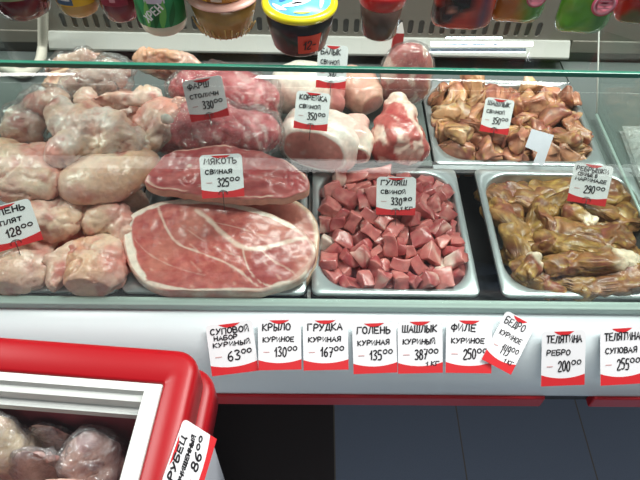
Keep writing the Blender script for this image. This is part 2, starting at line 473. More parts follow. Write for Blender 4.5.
# well
cpart('well_floor', boxmesh('well_floor', XL, XR, yF+.004, YB, .755, .765), M['dark'])
cpart('well_back', boxmesh('well_back', XL, XR, YB, YB+.02, .76, .935), M['backsteel'])
def yz(v): return WY(320, v, YB).z
zl0, zl1 = yz(46.5), yz(34.5)
cpart('ledge', extrude_x('ledge', [(YB, zl1), (YB-.010, zl1), (YB-.030, zl0+.004), (YB-.030, zl0), (YB, zl0)], WY(53, 40, YB).x, WY(569, 40, YB).x, False), M['ledge'])
cpart('ledge', boxmesh('ledge', XL, WY(50, 40, YB).x, YB-.006, YB, zl0, zl1, .002), M['grille'])
cpart('ledge', boxmesh('ledge', WY(572, 40, YB).x, XR, YB-.006, YB, zl0, zl1, .002), M['grille'])
# added mirror strips before the ledge, tilted to imitate a lamp's reflection
for va, vb, ua, ub in ((41.5, 46, 431, 533), (48, 52.5, 429, 526), (37, 38.6, 446, 502)):
    pc = WY((ua+ub)/2, (va+vb)/2, YB-.045); nn = ((CAM-pc).normalized()+(Vector((1.0, 1.0, 2.5))-pc).normalized()).normalized()
    A = WY(ua, vb, YB-.045); B = WY(ub, vb, YB-.045); L3 = (B-A); tv = nn.cross(L3).normalized()
    hs = (vb-va)*SC((ua+ub)/2, va, pc.z)/max(.2, abs(tv.dot(up)))
    q = [A, B, B+tv*hs, A+tv*hs] if tv.z > 0 else [A, B, B-tv*hs, A-tv*hs]
    vs = q+[p-nn*.002 for p in q]
    cpart('added_glint_strip', mesh('added_glint_strip', vs, [(0, 1, 2, 3), (7, 6, 5, 4), (0, 4, 5, 1), (1, 5, 6, 2), (2, 6, 7, 3), (3, 7, 4, 0)], None, False), M['polish'])
# slotted grille
zg0, zg1, zgt = yz(31.5), yz(17), zl1
def grille():
    xa, xb = WY(60, 25, YB).x, WY(545, 25, YB).x; n = 45; pitch = (xb-xa)/n
    bm = bmesh.new(); zt = 1.10
    for i in range(n):
        x0 = xa+i*pitch; x1 = x0+pitch; cx = (x0+x1)/2; hw = pitch*.26; zc = (zg0+zg1)/2; hh = (zg1-zg0)/2
        inner = []
        for k in range(16):
            a = 2*PI*k/16; inner.append((cx+hw*math.cos(a), zc+math.copysign(hh-hw, math.sin(a))+hw*math.sin(a)))
        zo0, zo1 = zl1, zg1+.012
        outer = []
        for k in range(16):
            a = 2*PI*k/16; c, s = math.cos(a), math.sin(a); m_ = max(abs(c), abs(s)); outer.append((cx+c/m_*pitch/2, zc+(s/m_)*((zo1-zc) if s > 0 else (zc-zo0))))
        vi = [bm.verts.new((p[0], YB-.004, p[1])) for p in inner]; vo = [bm.verts.new((p[0], YB-.004, p[1])) for p in outer]
        vb = [bm.verts.new((p[0], YB+.006, p[1])) for p in inner]
        for k in range(16):
            j = (k+1) % 16
            bm.faces.new((vo[k], vo[j], vi[j], vi[k])); bm.faces.new((vi[k], vi[j], vb[j], vb[k]))
    box(bm, XL, xa, YB-.004, YB+.006, zl1, zg1+.012); box(bm, xb, XR, YB-.004, YB+.006, zl1, zg1+.012)
    box(bm, XL, XR, YB-.0041, YB+.006, zg1+.012, zt)
    return bm_mesh('vent_grille', bm)
cpart('vent_grille', grille(), M['grille'])
cpart('vent_cavity', boxmesh('vent_cavity', XL, XR, YB+.02, YB+.03, zl1-.02, 1.10), M['dark'])
# glass: leaning front pane, shelf, side dividers
def pane(p, t): # quad of 4 points extruded by t along normal
    n = (p[1]-p[0]).cross(p[3]-p[0]).normalized()*t
    vs = [q for q in p]+[q+n for q in p]
    fs = [(0, 1, 2, 3), (7, 6, 5, 4), (0, 4, 5, 1), (1, 5, 6, 2), (2, 6, 7, 3), (3, 7, 4, 0)]
    bm = bmesh.new(); V = [bm.verts.new(q) for q in vs]
    for f in fs: bm.faces.new([V[i] for i in f])
    return bm_mesh('pane', bm)
V3 = Vector
gz = [ZR+.003+(ZS-ZR-.011)*k/16 for k in range(17)]
fg = cpart('front_glass', extrude_x('front_glass', [(glass_y(z), z) for z in gz]+[(glass_y(z)-.005, z) for z in reversed(gz)], XL, XR), M['glass'])
sh = cpart('glass_shelf', boxmesh('glass_shelf', XL, XR, yE+.003, .96, ZS-.006, ZS), M['glass'])
ed = cpart('glass_edge', boxmesh('glass_edge', XL, XR, yE-.003, yE+.003, ZS-.0065, ZS+.0005, .001), M['glass_edge'])
ed['label'] = 'polished green edge of the glass shelf'
# side dividers
pr = W(597, 113, ZR+.012); xr = pr.x; pl = W(28, 106, ZR+.012); xl = pl.x
ptop = WX(599, 30, xr)
cpart('side_glass', pane([V3((xr, yF+.02, ZR+.01)), V3((xr, pr.y, ZR+.01)), V3((xr, ptop.y, min(ptop.z, ZS-.01))), V3((xr, yE+.02, ZS-.01))], .005), M['glass'])
cpart('side_glass_edge', tube('side_glass_edge', [V3((xr, pr.y, ZR+.012)), V3((xr, ptop.y, ptop.z))], .0016), M['ledge'])
cpart('side_glass_edge', tube('side_glass_edge', [V3((xr, yF+.02, ZR+.008)), V3((xr, pr.y, ZR+.008))], .003), M['rail'])
cpart('side_glass', pane([V3((xl, yF+.02, ZR+.01)), V3((xl, pl.y, ZR+.01)), V3((xl, pl.y, ZS-.01)), V3((xl, yE+.02, ZS-.01))], .005), M['glass'])
cpart('side_glass_edge', tube('side_glass_edge', [V3((xl, yF+.02, ZR+.008)), V3((xl, pl.y, ZR+.008))], .003), M['glass_edge'])
# white drain hose at the back left
hp = spline([WY(43, -6, YB-.03), WY(43, 22, YB-.03), WY(42.5, 46, YB-.035), W(39, 63, .868), W(26, 73, .862), W(9, 70, .862), W(-12, 60, .866)], 16, False)
cpart('drain_hose', tube('drain_hose', hp, .0093, 10, ribs=1), M['hose'])

# ------------------------------------------------------------------ steel deck strips and trays
def pan(name, x0, x1, y0, y1, depth, label, rim=.012, rad=.05, zr=ZR):
    """gastronorm pan, open top, origin at its floor"""
    cx, cy = (x0+x1)/2, (y0+y1)/2
    def rr(hx, hy, r, n=8):
        out = []
        for qx, qy, a0 in ((1, 1, 0), (-1, 1, 90), (-1, -1, 180), (1, -1, 270)):
            for k in range(n+1):
                a = math.radians(a0+90*k/n); out.append(((hx-r)*qx+r*math.cos(a), (hy-r)*qy+r*math.sin(a)))
        return out
    hx, hy = (x1-x0)/2, (y1-y0)/2
    lv = [(hx, hy, .012, -.004), (hx, hy, .012, 0), (hx-.001, hy-.001, .012, .0012), (hx-rim+.002, hy-rim+.002, rad, .0012), (hx-rim, hy-rim, rad, 0),
          (hx-rim-.001, hy-rim-.001, rad, -.004), (hx-rim-.006, hy-rim-.006, rad, -depth+.012), (hx-rim-.016, hy-rim-.016, rad*.8, -depth),
          (hx-rim-.016, hy-rim-.016, rad*.8, -depth-.001), (hx-rim-.004, hy-rim-.004, rad, -depth+.012), (hx-rim+.0015, hy-rim+.0015, rad, -.004)]
    vs, fs = [], []
    for a, b, r, z in lv: vs += [(x, y, z+depth+.001) for x, y in rr(a, b, r)]
    k = 36
    for i in range(len(lv)-1):
        for j in range(k):
            a, b = i*k+j, i*k+(j+1) % k; fs.append((a, b, b+k, a+k))
    for j in range(k): fs.append(((len(lv)-1)*k+j, (len(lv)-1)*k+(j+1) % k, (j+1) % k, j))
    fs.append(tuple(7*k+j for j in range(k))); fs.append(tuple(reversed([8*k+j for j in range(k)])))
    me = mesh(name, vs, fs)
    bm = bmesh.new(); bm.from_mesh(me); bmesh.ops.recalc_face_normals(bm, faces=bm.faces); bm.to_mesh(me); bm.free()
    for p in me.polygons: p.use_smooth = len(p.vertices) == 4
    o = link(name, me, M['steel'], None, (cx, cy, zr-depth-.001))
    return tag(o, label, 'steel tray', None)
yT = W(390, 168, ZR).y                      # back edge of the front row
yT2 = yT+.004; yB2 = W(510, 82, ZR).y
XcL, XcR = W(312, 240, ZR).x, W(469.5, 240, ZR).x
XrL = W(490, 240, ZR).x; XrR = XrL+(W(476.5, 240, ZR).x-XcL)*1.07
XhL, XhR = W(126, 270, ZR).x, W(307, 240, ZR).x
XbL, XbR = W(427, 120, ZR).x, W(600, 150, ZR).x-.0
y0 = yF+.008
pan('goulash_tray', XcL, XcR, y0, yT, .055, 'steel tray heaped with raw pork cubes, in the front row')
pan('rib_tray', XrL, XrR, y0, yT, .055, 'steel tray of marinated ribs, right of the pork cubes')
pan('shashlik_tray', XbL, XbR, yT+.012, yB2, .05, 'steel tray of marinated pork pieces in the back row')
pan('ham_tray', XhL, XhR, y0, yT-.01, .04, 'steel tray under the two big ham slices')
xck = W(-95, 240, ZR).x
pan('chicken_tray', xck, XhL-.004, y0, yT+.01, .04, 'steel tray under the heap of raw chicken at left')
# deck sheet behind the front row, cross bar, right apron
cpart('deck_sheet', boxmesh('deck_sheet', XL, XbL-.003, yT+.012, YB-.002, .838, .845), M['deck'])
cpart('deck_sheet', boxmesh('deck_sheet', XrR+.003, XR, y0, YB-.002, .838, .845), M['deck'])
cpart('deck_bar', boxmesh('deck_bar', XbL-.003, XrR+.003, yT+.0005, yT+.0115, .836, .8485), M['steel'])
cpart('deck_sheet', boxmesh('deck_sheet', XbR+.001, XrR+.0029, yT+.0116, YB-.002, .838, .845), M['deck'])
cpart('deck_bar', boxmesh('deck_bar', XbL-.003, XbR+.0005, yB2+.001, YB-.002, .830, .842), M['deck'])
for xa, xb in ((XcL-.0062, XcL-.001),):
    cpart('deck_bar', boxmesh('deck_bar', xa, xb, y0, yT, .815, .828), M['steel'])

# ------------------------------------------------------------------ colours for the meats
CK = [lin(c) for c in ((218, 178, 164), (226, 198, 174), (210, 142, 132), (234, 220, 212), (186, 98, 92), (224, 172, 134))]
def chick(seed, warm=0., pink=0., white=0.):
    def f(p, n, d):
        a = nz(p, 22, seed)*.9+nz(p, 50, seed+2)*.5
        c = mixc(CK[0], CK[1], .5+a)
        c = mixc(c, CK[2], sm(.02-pink*.4, .55-pink*.4, nz(p, 16, seed+9)+.3*nz(p, 60, seed)))
        c = mixc(c, CK[3], white*sm(-.3, .3, nz(p, 30, seed+4)))
        c = mixc(c, CK[5], warm*sm(-.35, .35, nz(p, 14, seed+6)))
        c = mixc(c, CK[4], .75*sm(.3, .6, nz(p, 38, seed+12)))
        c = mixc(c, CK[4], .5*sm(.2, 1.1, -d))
        c = mixc(c, mixc(CK[2], CK[3], .5), .35*sm(.1, .4, nz(p, 120, seed+15)))
        return c
    return f
RED, DRED, PINK, LPINK, FAT, FATY = [lin(c) for c in ((176, 72, 76), (128, 38, 46), (204, 118, 112), (222, 156, 146), (238, 222, 208), (232, 210, 178))]

# ------------------------------------------------------------------ chicken pieces
def chicken(name, ells, label, seed, minz=None, film_=None, cat='chicken', amp=.0035, freq=26, **k):
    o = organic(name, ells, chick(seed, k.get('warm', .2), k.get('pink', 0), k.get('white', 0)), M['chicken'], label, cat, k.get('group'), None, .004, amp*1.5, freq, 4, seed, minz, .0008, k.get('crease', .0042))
    return o
cz = .828
for q, (u, v, z, a, b) in enumerate([(74, 238, .856, 24, 18), (122, 254, .856, 14, 22), (64, 205, .868, 22, 16), (128, 208, .868, 20, 14), (5, 245, .858, 26, 14), (52, 160, .90, 20, 16), (118, 152, .90, 26, 14), (130, 112, .93, 30, 16), (70, 92, .93, 30, 14)]):
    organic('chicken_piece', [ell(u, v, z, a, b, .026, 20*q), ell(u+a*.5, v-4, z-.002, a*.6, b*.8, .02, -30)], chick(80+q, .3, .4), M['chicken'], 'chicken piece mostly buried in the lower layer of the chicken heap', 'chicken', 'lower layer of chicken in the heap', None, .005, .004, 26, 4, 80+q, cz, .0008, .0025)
chicken('chicken_thigh', [ell(18, 267, .868, 38, 27, .034, 10), ell(42, 252, .865, 20, 14, .024, 35), ell(-12, 258, .866, 20, 20, .03)], 'pale chicken thigh at the front left behind the glass', 1, cz, pink=.1)
chicken('chicken_breast', [ell(97, 265, .872, 30, 32, .034, 75), ell(108, 274, .868, 20, 18, .03), ell(88, 250, .874, 24, 14, .026, 20)], 'peach chicken breast half at the front beside the ham tray', 2, cz, warm=.75, pink=.2)
chicken('chicken_wing', [ell(60, 268, .87, 10, 26, .022, 0), ell(66, 250, .884, 26, 7, .013, 32), ell(70, 262, .87, 9, 22, .022, 0)], 'pink folded chicken wing wedged between thigh and breast at front', 3, cz, pink=.5)
chicken('chicken_quarter', [ell(42, 221, .9, 40, 22, .034, -8), ell(72, 210, .897, 22, 18, .027, -20), ell(4, 226, .892, 26, 22, .03)], 'broad beige chicken leg under the 128 price tag', 4, .845, warm=.3, white=.2)
chicken('chicken_drumstick', [ell(108, 218, .894, 26, 17, .027, 12), ell(126, 226, .89, 13, 17, .022, 70), ell(122, 240, .882, 8, 10, .015, 60), ell(92, 222, .89, 12, 16, .022)], 'pink chicken drumstick with knobbly end, above the breast half', 5, .845, pink=.35)
chicken('chicken_fillet', [ell(104, 178, .934, 44, 27, .036, 14), ell(134, 168, .937, 26, 20, .03, 15), ell(82, 184, .93, 25, 22, .032)], 'smooth plump chicken fillet left of the pork slab', 6, .89, amp=.002, freq=18, warm=.55, crease=.001)
chicken('chicken_thigh', [ell(24, 172, .94, 38, 31, .038, 0), ell(46, 180, .935, 18, 22, .03), ell(4, 160, .938, 26, 22, .03, 10)], 'yellowish chicken thigh at the left edge above the 128 tag', 7, .895, warm=.5)
chicken('chicken_quarter', [ell(92, 128, .972, 44, 25, .036, -5), ell(70, 148, .966, 22, 17, .028, 35), ell(122, 138, .966, 24, 20, .03, -10), ell(142, 145, .955, 10, 8, .014), ell(112, 150, .962, 26, 12, .022, 12), ell(60, 110, .985, 13, 10, .018, 30), ell(72, 118, .98, 15, 9, .016, -20), ell(86, 106, .99, 9, 7, .012)], 'large white bumpy-skinned chicken leg lying on top of the heap', 8, .93, amp=.0055, freq=32, white=.9)
chicken('chicken_thigh', [ell(160, 122, .955, 26, 23, .03, 20), ell(150, 138, .95, 16, 15, .022), ell(180, 112, .952, 16, 14, .022)], 'pinkish chicken piece with white cut bone beside the bagged mince', 9, .9, amp=.004, pink=.45)
b9 = bpy.data.objects['chicken_thigh.002'] if 'chicken_thigh.002' in bpy.data.objects else None
def chick_knob(parent, u, v, z, r, nm='bone_end'):
    o = organic(nm, [ell(u, v, z, r, r*.9, r*.0014), ell(u+r*.6, v+1, z-.002, r*.7, r*.6, r*.001)], lambda p, n, d: mixc(FAT, lin((250, 246, 240)), .5+nz(p, 60)), M['chicken'], None, None, None, None, .002, .001, 60, 3)
    loc = o.location.copy(); o.parent = parent; o.location = loc-parent.location; return o
if b9: chick_knob(b9, 166, 119, .99, 6)
c8 = chicken('chicken_drumstick', [ell(47, 104, .965, 20, 15, .028, 25), ell(30, 110, .955, 12, 16, .022), ell(62, 112, .962, 16, 10, .02, -20)], 'pink-ended chicken drumstick in clear bag at the upper left', 10, .92, pink=.7)
wrap(c8, M['film'], .004, .007, 40, [(W(34, 82, 1.01), .035, .75)], seed=2)
c9 = chicken('chicken_thigh', [ell(24, 124, .945, 16, 20, .03, 60), ell(30, 138, .935, 16, 11, .022)], 'small bagged chicken piece against the left side glass', 11, .9, pink=.5)
wrap(c9, M['film'], .003, .006, 45, seed=3)
chicken('chicken_wing', [ell(112, 101, .978, 34, 9, .018, 6), ell(146, 96, .975, 16, 12, .02, 10), ell(88, 100, .975, 14, 11, .018, -30)], 'long whitish chicken wing lying across the heap behind the bumpy leg', 12, .945, white=.8)
c12 = chicken('chicken_quarter', [ell(95, 83, .968, 30, 14, .03, 12), ell(112, 72, .972, 20, 12, .026)], 'chicken leg in crumpled clear bag with twisted peak', 13, .92, white=.6)
wrap(c12, M['film2'], .004, .009, 42, [(W(107, 50, 1.02), .03, .8), (W(138, 84, .98), .02, .6)], seed=4)
c13 = chicken('chicken_thigh', [ell(78, 66, .925, 30, 15, .032, 12), ell(58, 72, .92, 14, 11, .026)], 'peach chicken thigh behind the bags at the back left', 14, .87, warm=.9, pink=.4)
c13b = chicken('chicken_drumstick', [ell(62, 80, .945, 20, 9, .022, 18), ell(50, 88, .94, 10, 9, .02)], 'orange-pink chicken drumstick below the back left thigh', 16, .9, warm=.8, pink=.6)
c14 = chicken('chicken_breast', [ell(172, 66, .93, 34, 16, .034, -6), ell(150, 60, .925, 18, 12, .028)], 'large pale peach chicken breast at the back, left of the mince bags', 15, .87, warm=.9)
wrap(c13, M['film'], .003, .006, 45, seed=5)

# ------------------------------------------------------------------ bagged mince
def mincecol(seed):
    def f(p, n, d):
        q = Vector((p.x*70+p.y*45, p.y*22-p.x*14, p.z*40))
        a = noise.noise(q+Vector((seed, 0, 0)))+.5*noise.noise(q*2.3+Vector((seed, 5, 0)))
        c = mixc(lin((222, 108, 114)), lin((190, 58, 68)), .5+a*1.3)
        c = mixc(c, lin((240, 190, 186)), sm(.15, .55, noise.noise(q*1.7+Vector((seed+9, 2, 1)))+.2*a))
        return c
    return f
m1 = organic('minced_meat_bag', [ell(230, 92, .94, 52, 24, .04, -8), ell(196, 88, .94, 28, 18, .034), ell(258, 100, .925, 20, 18, .03, -20), ell(240, 112, .92, 40, 14, .03)], mincecol(1), M['mince'], 'upper bag of pink minced meat in clear film, behind the lower bag', 'minced meat', None, None, .0045, .005, 30, 5, 21, .85)
wrap(m1, M['film3'], .003, .010, 38, [(W(232, 64, .985), .02, .5), (W(190, 72, .99), .02, .4)], seed=6)
m2 = organic('minced_meat_bag', [ell(215, 132, .945, 66, 25, .038, -2), ell(258, 132, .935, 26, 20, .034, -10), ell(170, 138, .935, 24, 16, .03), ell(205, 118, .95, 40, 18, .03)], mincecol(4), M['mince'], 'lower bag of pink minced meat in clear film, right behind the pork slab', 'minced meat', None, None, .0045, .005, 30, 5, 23, .85)
wrap(m2, M['film3'], .003, .010, 42, [(W(237, 122, .995), .012, .6)], seed=7)

# ------------------------------------------------------------------ pork slab and ham slices
def slabcol(p, t, side):
    q = Vector((p.x*30+p.y*60, p.y*120-p.x*20, p.z*60))
    a = noise.noise(q)+.5*noise.noise(q*2.1)
    c = mixc(lin((164, 70, 72)), lin((192, 108, 104)), .5+.7*a)
    c = mixc(c, lin((170, 62, 68)), .6*sm(.1, .5, nz(p, 24, 7)))
    c = mixc(c, FAT, .75*sm(.52, .72, nz(p, 46, 3)+.25*nz(p, 150, 2)))
    if side == 'side':
        c = mixc(c, lin((226, 178, 156)), sm(1.0, 1.25, t))
    elif t > .9 and nz(p, 20, 4) > 0: c = mixc(c, lin((226, 184, 168)), sm(.95, 1.0, t+.04*nz(p, 40, 1)))
    return c
slab('pork_slab', [(147, 181), (156, 166), (168, 155), (196, 149), (222, 147), (250, 150), (278, 158), (300, 172), (307, 184), (300, 193), (270, 196), (235, 195), (200, 192), (165, 189)], .952, .017, slabcol, M['porkgrain'], 'long pink pork slab with pale edge, between mince and ham slices', 'meat', dome=.008, seed=5, amp=.006, slope=.28)
zh, hslope = .893, .33
H1 = [(125, 227), (136, 213), (162, 203), (187, 200.5), (219, 202), (254, 210), (280, 219), (302, 232), (312, 246), (311, 261), (299, 276), (279, 285), (250, 290), (200, 290.5), (165, 288), (141, 277), (129, 257)]
hyc = W(sum(q[0] for q in H1)/len(H1), sum(q[1] for q in H1)/len(H1), zh).y
def WH(u, v):
    d = ray(u, v); k = (zh-CAM.z+hslope*(CAM.y-hyc))/(d.z-hslope*d.y); q = CAM+d*k; return Vector((q.x, q.y, zh))
def PW(l): return spline([WH(u, v) for u, v in l], 6, False)
seams = [(PW([(157, 204), (162, 218), (168, 232), (180, 246), (211, 258), (235, 269), (257, 286)]), .0022, .9),
         (PW([(196, 211), (208, 220), (223, 235), (243, 249), (260, 250), (278, 245), (306, 237)]), .0044, 1),
         (PW([(243, 250), (245, 260), (251, 274), (262, 283), (276, 287), (290, 281)]), .0018, .8),
         (PW([(262, 252), (274, 262), (290, 270), (296, 276)]), .0015, .6),
         (PW([(205, 222), (230, 227), (262, 236), (284, 238)]), .001, .45),
         (PW([(180, 225), (200, 240), (222, 252), (240, 258)]), .001, .4),
         (PW([(135, 240), (150, 255), (175, 268), (205, 276)]), .001, .35)]
lob = (WH(272, 266), .035)
def hamcol(p, t, side):
    if side == 'side':
        c = mixc(lin((224, 176, 158)), FAT, .5+nz(p, 60, 1)); return mixc(c, lin((196, 96, 92)), .75*sm(-.1, .3, nz(p, 18, 4)))
    q = Vector((p.x*60+p.y*50, p.y*90-p.x*50, 0))
    a = noise.noise(q)+.6*noise.noise(q*2.2)
    c = mixc(lin((168, 72, 70)), lin((198, 112, 102)), .5+.7*a)
    c = mixc(c, lin((206, 140, 122)), .5*sm(.0, .5, nz(p, 14, 8)))
    dl = (p-lob[0]); k = math.hypot(dl.x*.9, dl.y)/lob[1]
    c = mixc(c, lin((160, 64, 66)), .65*(1-sm(.7, 1.15, k)))
    st = noise.noise(Vector((p.x*120+p.y*130, p.y*60-p.x*40, 2)))
    c = mixc(c, lin((228, 182, 166)), .5*sm(.45, .7, st))
    for pl_, w, s in seams:
        d = polyd(p, pl_)+.0012*nz(p, 120, 3)
        w *= .6+.35*nz(p, 40, 13)
        if d < w*3: c = mixc(c, lin((234, 206, 190)), s*.85*(1-sm(w*.4, w*2.0, d)))
    rim = .95+.05*nz(p, 26, 6)+.02*nz(p, 80, 6)
    q2 = PX(Vector((p.x, p.y, p.z+hslope*(p.y-hyc))))
    wide = .03 if ((q2[1] < 228 and q2[0] < 296) or q2[0] < 146) else .0
    c = mixc(c, FAT, sm(rim-wide, rim-wide+.03, t)*(1 if wide else (.8 if q2[1] > 281 else .3)))
    return c
slab('ham_slice', H1, zh, .019, hamcol, M['pork'], 'big oval pork ham slice with white seams, on top at the front', 'meat', rings=70, per=14, dome=.004, seed=9, amp=.0015, slope=hslope)
H2 = [(210, 206), (240, 200), (272, 197), (298, 203), (314, 220), (317, 248), (310, 272), (297, 283), (260, 287), (220, 287), (180, 285), (170, 260), (185, 225)]
def hamcol2(p, t, side):
    a = nz(p, 40, 3)+.5*nz(p, 90, 2)
    c = mixc(lin((190, 102, 94)), lin((214, 140, 124)), .5+.6*a)
    return mixc(c, FATY, .8*sm(.93, .99, t) if side == 'top' else .6)
slab('ham_slice', H2, zh-.026, .018, hamcol2, M['pork'], 'second ham slice, mostly hidden under the big oval one', 'meat', rings=30, dome=.002, seed=11, slope=hslope)

# ------------------------------------------------------------------ pork joints at the back
def loincol(seed, facec=(214, 136, 128), fat=(240, 226, 212), rim=.86, redfrom=None, marb=.35):
    fc, ft = lin(facec), lin(fat)
    def f(p, kind, s, a):
        n = nz(p, 40, seed)+.5*nz(p, 100, seed)
        if kind == 'cap':
            c = mixc(fc, mixc(fc, LPINK, .8), .4+.6*n)
            c = mixc(c, ft, marb*sm(.3, .6, nz(p, 70, seed+3)))
            return mixc(c, ft, sm(rim, rim+.05, s+.03*nz(p, 50, seed)))
        c = mixc(ft, mixc(ft, LPINK, .6), .35+.6*n)
        if redfrom is not None:
            c = mixc(c, RED, redfrom*sm(-.15, .25, nz(p, 26, seed+5)))
        c = mixc(c, LPINK, .3*sm(.0, .4, nz(p, 18, seed+7)))
        return c
    return f
# loin with the oval eye facing the customer
p0 = W(313, 153, .895); p1 = W(330, 122, .92)
loft('pork_loin', p0, V3((p1.x, p0.y+.085, .872)), [(0, .060, .042), (.2, .074, .054), (.7, .077, .056), (1, .055, .04)], loincol(3, fat=(246, 236, 226)), M['pork'], 'white-fat pork loin with round pink cut face under the 350 tag', 'meat', amp=.004, seed=3)
p0 = W(353, 157, .885)
loft('pork_rib_end', p0, V3((p0.x+.008, p0.y+.075, .888)), [(0, .03, .024), (.4, .034, .038), (1, .024, .03)], loincol(5, (150, 62, 66), redfrom=.3, rim=.8), M['pork'], 'dark red trimmed end piece leaning on the right of the pork loin', 'meat', amp=.004, seed=5)
organic('pork_belly', [ell(305, 86, .92, 36, 25, .046, -4), ell(288, 95, .905, 19, 19, .038), ell(326, 92, .91, 20, 18, .038), ell(333, 104, .90, 13, 12, .028)],
        lambda p, n, d: mixc(mixc(lin((244, 232, 220)), LPINK, .15+.4*nz(p, 30, 2)), mixc(PINK, RED, .3+nz(p, 60, 4)), .85*sm(0, .012, p.x-W(327, 100, .92).x)*sm(-.5, .1, -n.y)), M['pork'],
        'large white fatty pork piece at the back with the 300 tag', 'meat', None, None, .0045, .003, 26, 6, 31, .847)
pa = W(372, 106, .89); 
loft('pork_shank', pa, V3((pa.x-.045, pa.y+.075, .90)), [(0, .026, .026), (.2, .036, .036), (.6, .04, .04), (1, .026, .026)], loincol(8, (196, 136, 122), (214, 172, 152), .8), M['pork'], 'small tan pork shank leaning between belly piece and marbled neck', 'meat', amp=.003, seed=8)
def neckcol(seed, ang=.6):
    def f(p, n, d):
        q = Vector((p.x*34+p.y*22, p.y*10-p.x*16, p.z*22))
        a = noise.noise(q+Vector((seed, 0, 0)))+.4*noise.noise(q*2.4)
        c = mixc(lin((176, 70, 70)), lin((204, 118, 110)), .5+.9*nz(p, 50, seed))
        c = mixc(c, DRED, .3*sm(.2, .5, nz(p, 36, seed+2)))
        return mixc(c, lin((238, 208, 194)), sm(.08, .26, a))
    return f
organic('pork_neck', [ell(398, 136, .895, 27, 25, .04, 0), ell(410, 150, .884, 19, 16, .034), ell(397, 106, .905, 15, 13, .03), ell(384, 148, .882, 14, 15, .03), ell(400, 120, .90, 19, 20, .036)], neckcol(2), M['pork'], 'red and white marbled pork neck left of the back tray', 'meat', None, None, .0045, .006, 26, 4, 33, .847, .0008, .003)
nk = organic('pork_neck', [ell(407, 72, .93, 27, 27, .06, 0), ell(405, 86, .91, 27, 16, .046)], neckcol(6), M['pork'], 'tall marbled pork neck wrapped in film at the back', 'meat', None, None, .0045, .003, 24, 6, 35, .847)
wrap(nk, M['film'], .002, .004, 50, seed=9)

# ------------------------------------------------------------------ heaps of countable pieces
R = random.Random(21)
def colcube(seed, fat=0):
    ax = Vector((R.uniform(-1, 1), R.uniform(-1, 1), R.uniform(-1, 1))).normalized()
    base = mixc(lin((172, 66, 72)), lin((206, 116, 112)), R.random())
    if R.random() < .25: base = lin((166, 66, 72))
    def f(p):
        q = Vector((p.dot(ax)*200, p.x*60, p.y*60))
        a = noise.noise(q+Vector((seed, 0, 0)))
        c = mixc(base, mixc(base, LPINK, .6), .4+a)
        if fat: c = mixc(c, lin((236, 212, 200)), sm(-.002, .004, p.dot(ax)))
        elif seed % 3 == 0: c = mixc(c, lin((232, 196, 184)), .8*(1-sm(.0008, .003, abs(p.dot(ax)+.004*nz(p, 60, seed)-.004))))
        return c
    return f
def cubemesh(seed, fat=0):
    bm = bmesh.new(); bmesh.ops.create_cube(bm, size=1)
    sx, sy, sz = R.uniform(.023, .038), R.uniform(.017, .026), R.uniform(.013, .019)
    bmesh.ops.scale(bm, vec=(sx, sy, sz), verts=bm.verts)
    for v in bm.verts: v.co += Vector((R.uniform(-1, 1), R.uniform(-1, 1), R.uniform(-1, 1)))*.0042
    bmesh.ops.bevel(bm, geom=bm.edges[:], offset=.0022, segments=2, profile=.5, affect='EDGES')
    bmesh.ops.triangulate(bm, faces=bm.faces); bmesh.ops.subdivide_edges(bm, edges=bm.edges[:], cuts=2, use_grid_fill=True)
    for v in bm.verts: v.co += Vector((nz(v.co, 70, seed), nz(v.co, 70, seed+4), nz(v.co, 70, seed+8)))*.004
    me = bm_mesh('pork_cube', bm, True); f = colcube(seed, fat)
    setcol(me, [f(v.co) for v in me.vertices]); me.materials.append(M['pork']); return me
lean = [cubemesh(i) for i in range(22)]; fatty = [cubemesh(50+i, 1) for i in range(3)]
# marinated pork pieces, back tray
def chunk(seed, L_, wd, ht, cols, nm, amp=.008, mat='marinade', fat=0, pw=.62, sub=4):
    bm = bmesh.new(); bmesh.ops.create_icosphere(bm, subdivisions=sub, radius=1)
    for v in bm.verts:
        c = v.co
        for i in range(3): c[i] = math.copysign(abs(c[i])**pw, c[i])
        v.co = Vector((c.x*L_, c.y*wd, c.z*ht)); p = v.co
        v.co = p+Vector((nz(p, 38, seed), nz(p, 38, seed+5), nz(p, 38, seed+9)))*amp+p.normalized()*(amp*.5*nz(p, 85, seed+2)-amp*.45*sm(.16, 0, abs(nz(p, 44, seed+21))))
        v.co.z += .25*ht*math.sin(p.x/L_*2+seed)
    me = bm_mesh(nm, bm, True, False); cc = []
    a0, a1, a2, a3 = [lin(c) for c in cols]
    for v in me.vertices:
        p = v.co; c = mixc(a0, a1, .5+1.0*nz(p, 36, seed+1)); c = mixc(c, a2, .85*sm(.1, .45, nz(p, 30, seed+6))); c = mixc(c, a3, .7*sm(.25, .5, nz(p, 55, seed+11)))
        c = mixc(c, lin((196, 164, 84)), .5*sm(.2, .5, nz(p, 150, seed+31))); c = mixc(c, lin((92, 50, 40)), .5*sm(.15, .5, nz(p, 95, seed+41)))
        if fat: c = mixc(c, lin((236, 216, 190)), sm(.3, .6, p.x/L_+.2*nz(p, 60, seed)))
        cc.append(c)
    setcol(me, cc); me.materials.append(M[mat]); return me
SH = [((172, 112, 86), (190, 136, 102), (146, 78, 68), (212, 176, 146)), ((168, 102, 86), (188, 132, 104), (136, 68, 60), (208, 166, 138)), ((178, 130, 94), (196, 150, 108), (158, 90, 78), (214, 186, 156))]
sv = [chunk(100+i, R.uniform(.020, .033), R.uniform(.014, .021), R.uniform(.009, .013), SH[i % 3], 'marinated_pork_piece', .012, pw=.5) for i in range(16)]
sf = [chunk(140+i, .024, .019, .013, SH[i % 3], 'marinated_pork_piece', fat=1) for i in range(2)]
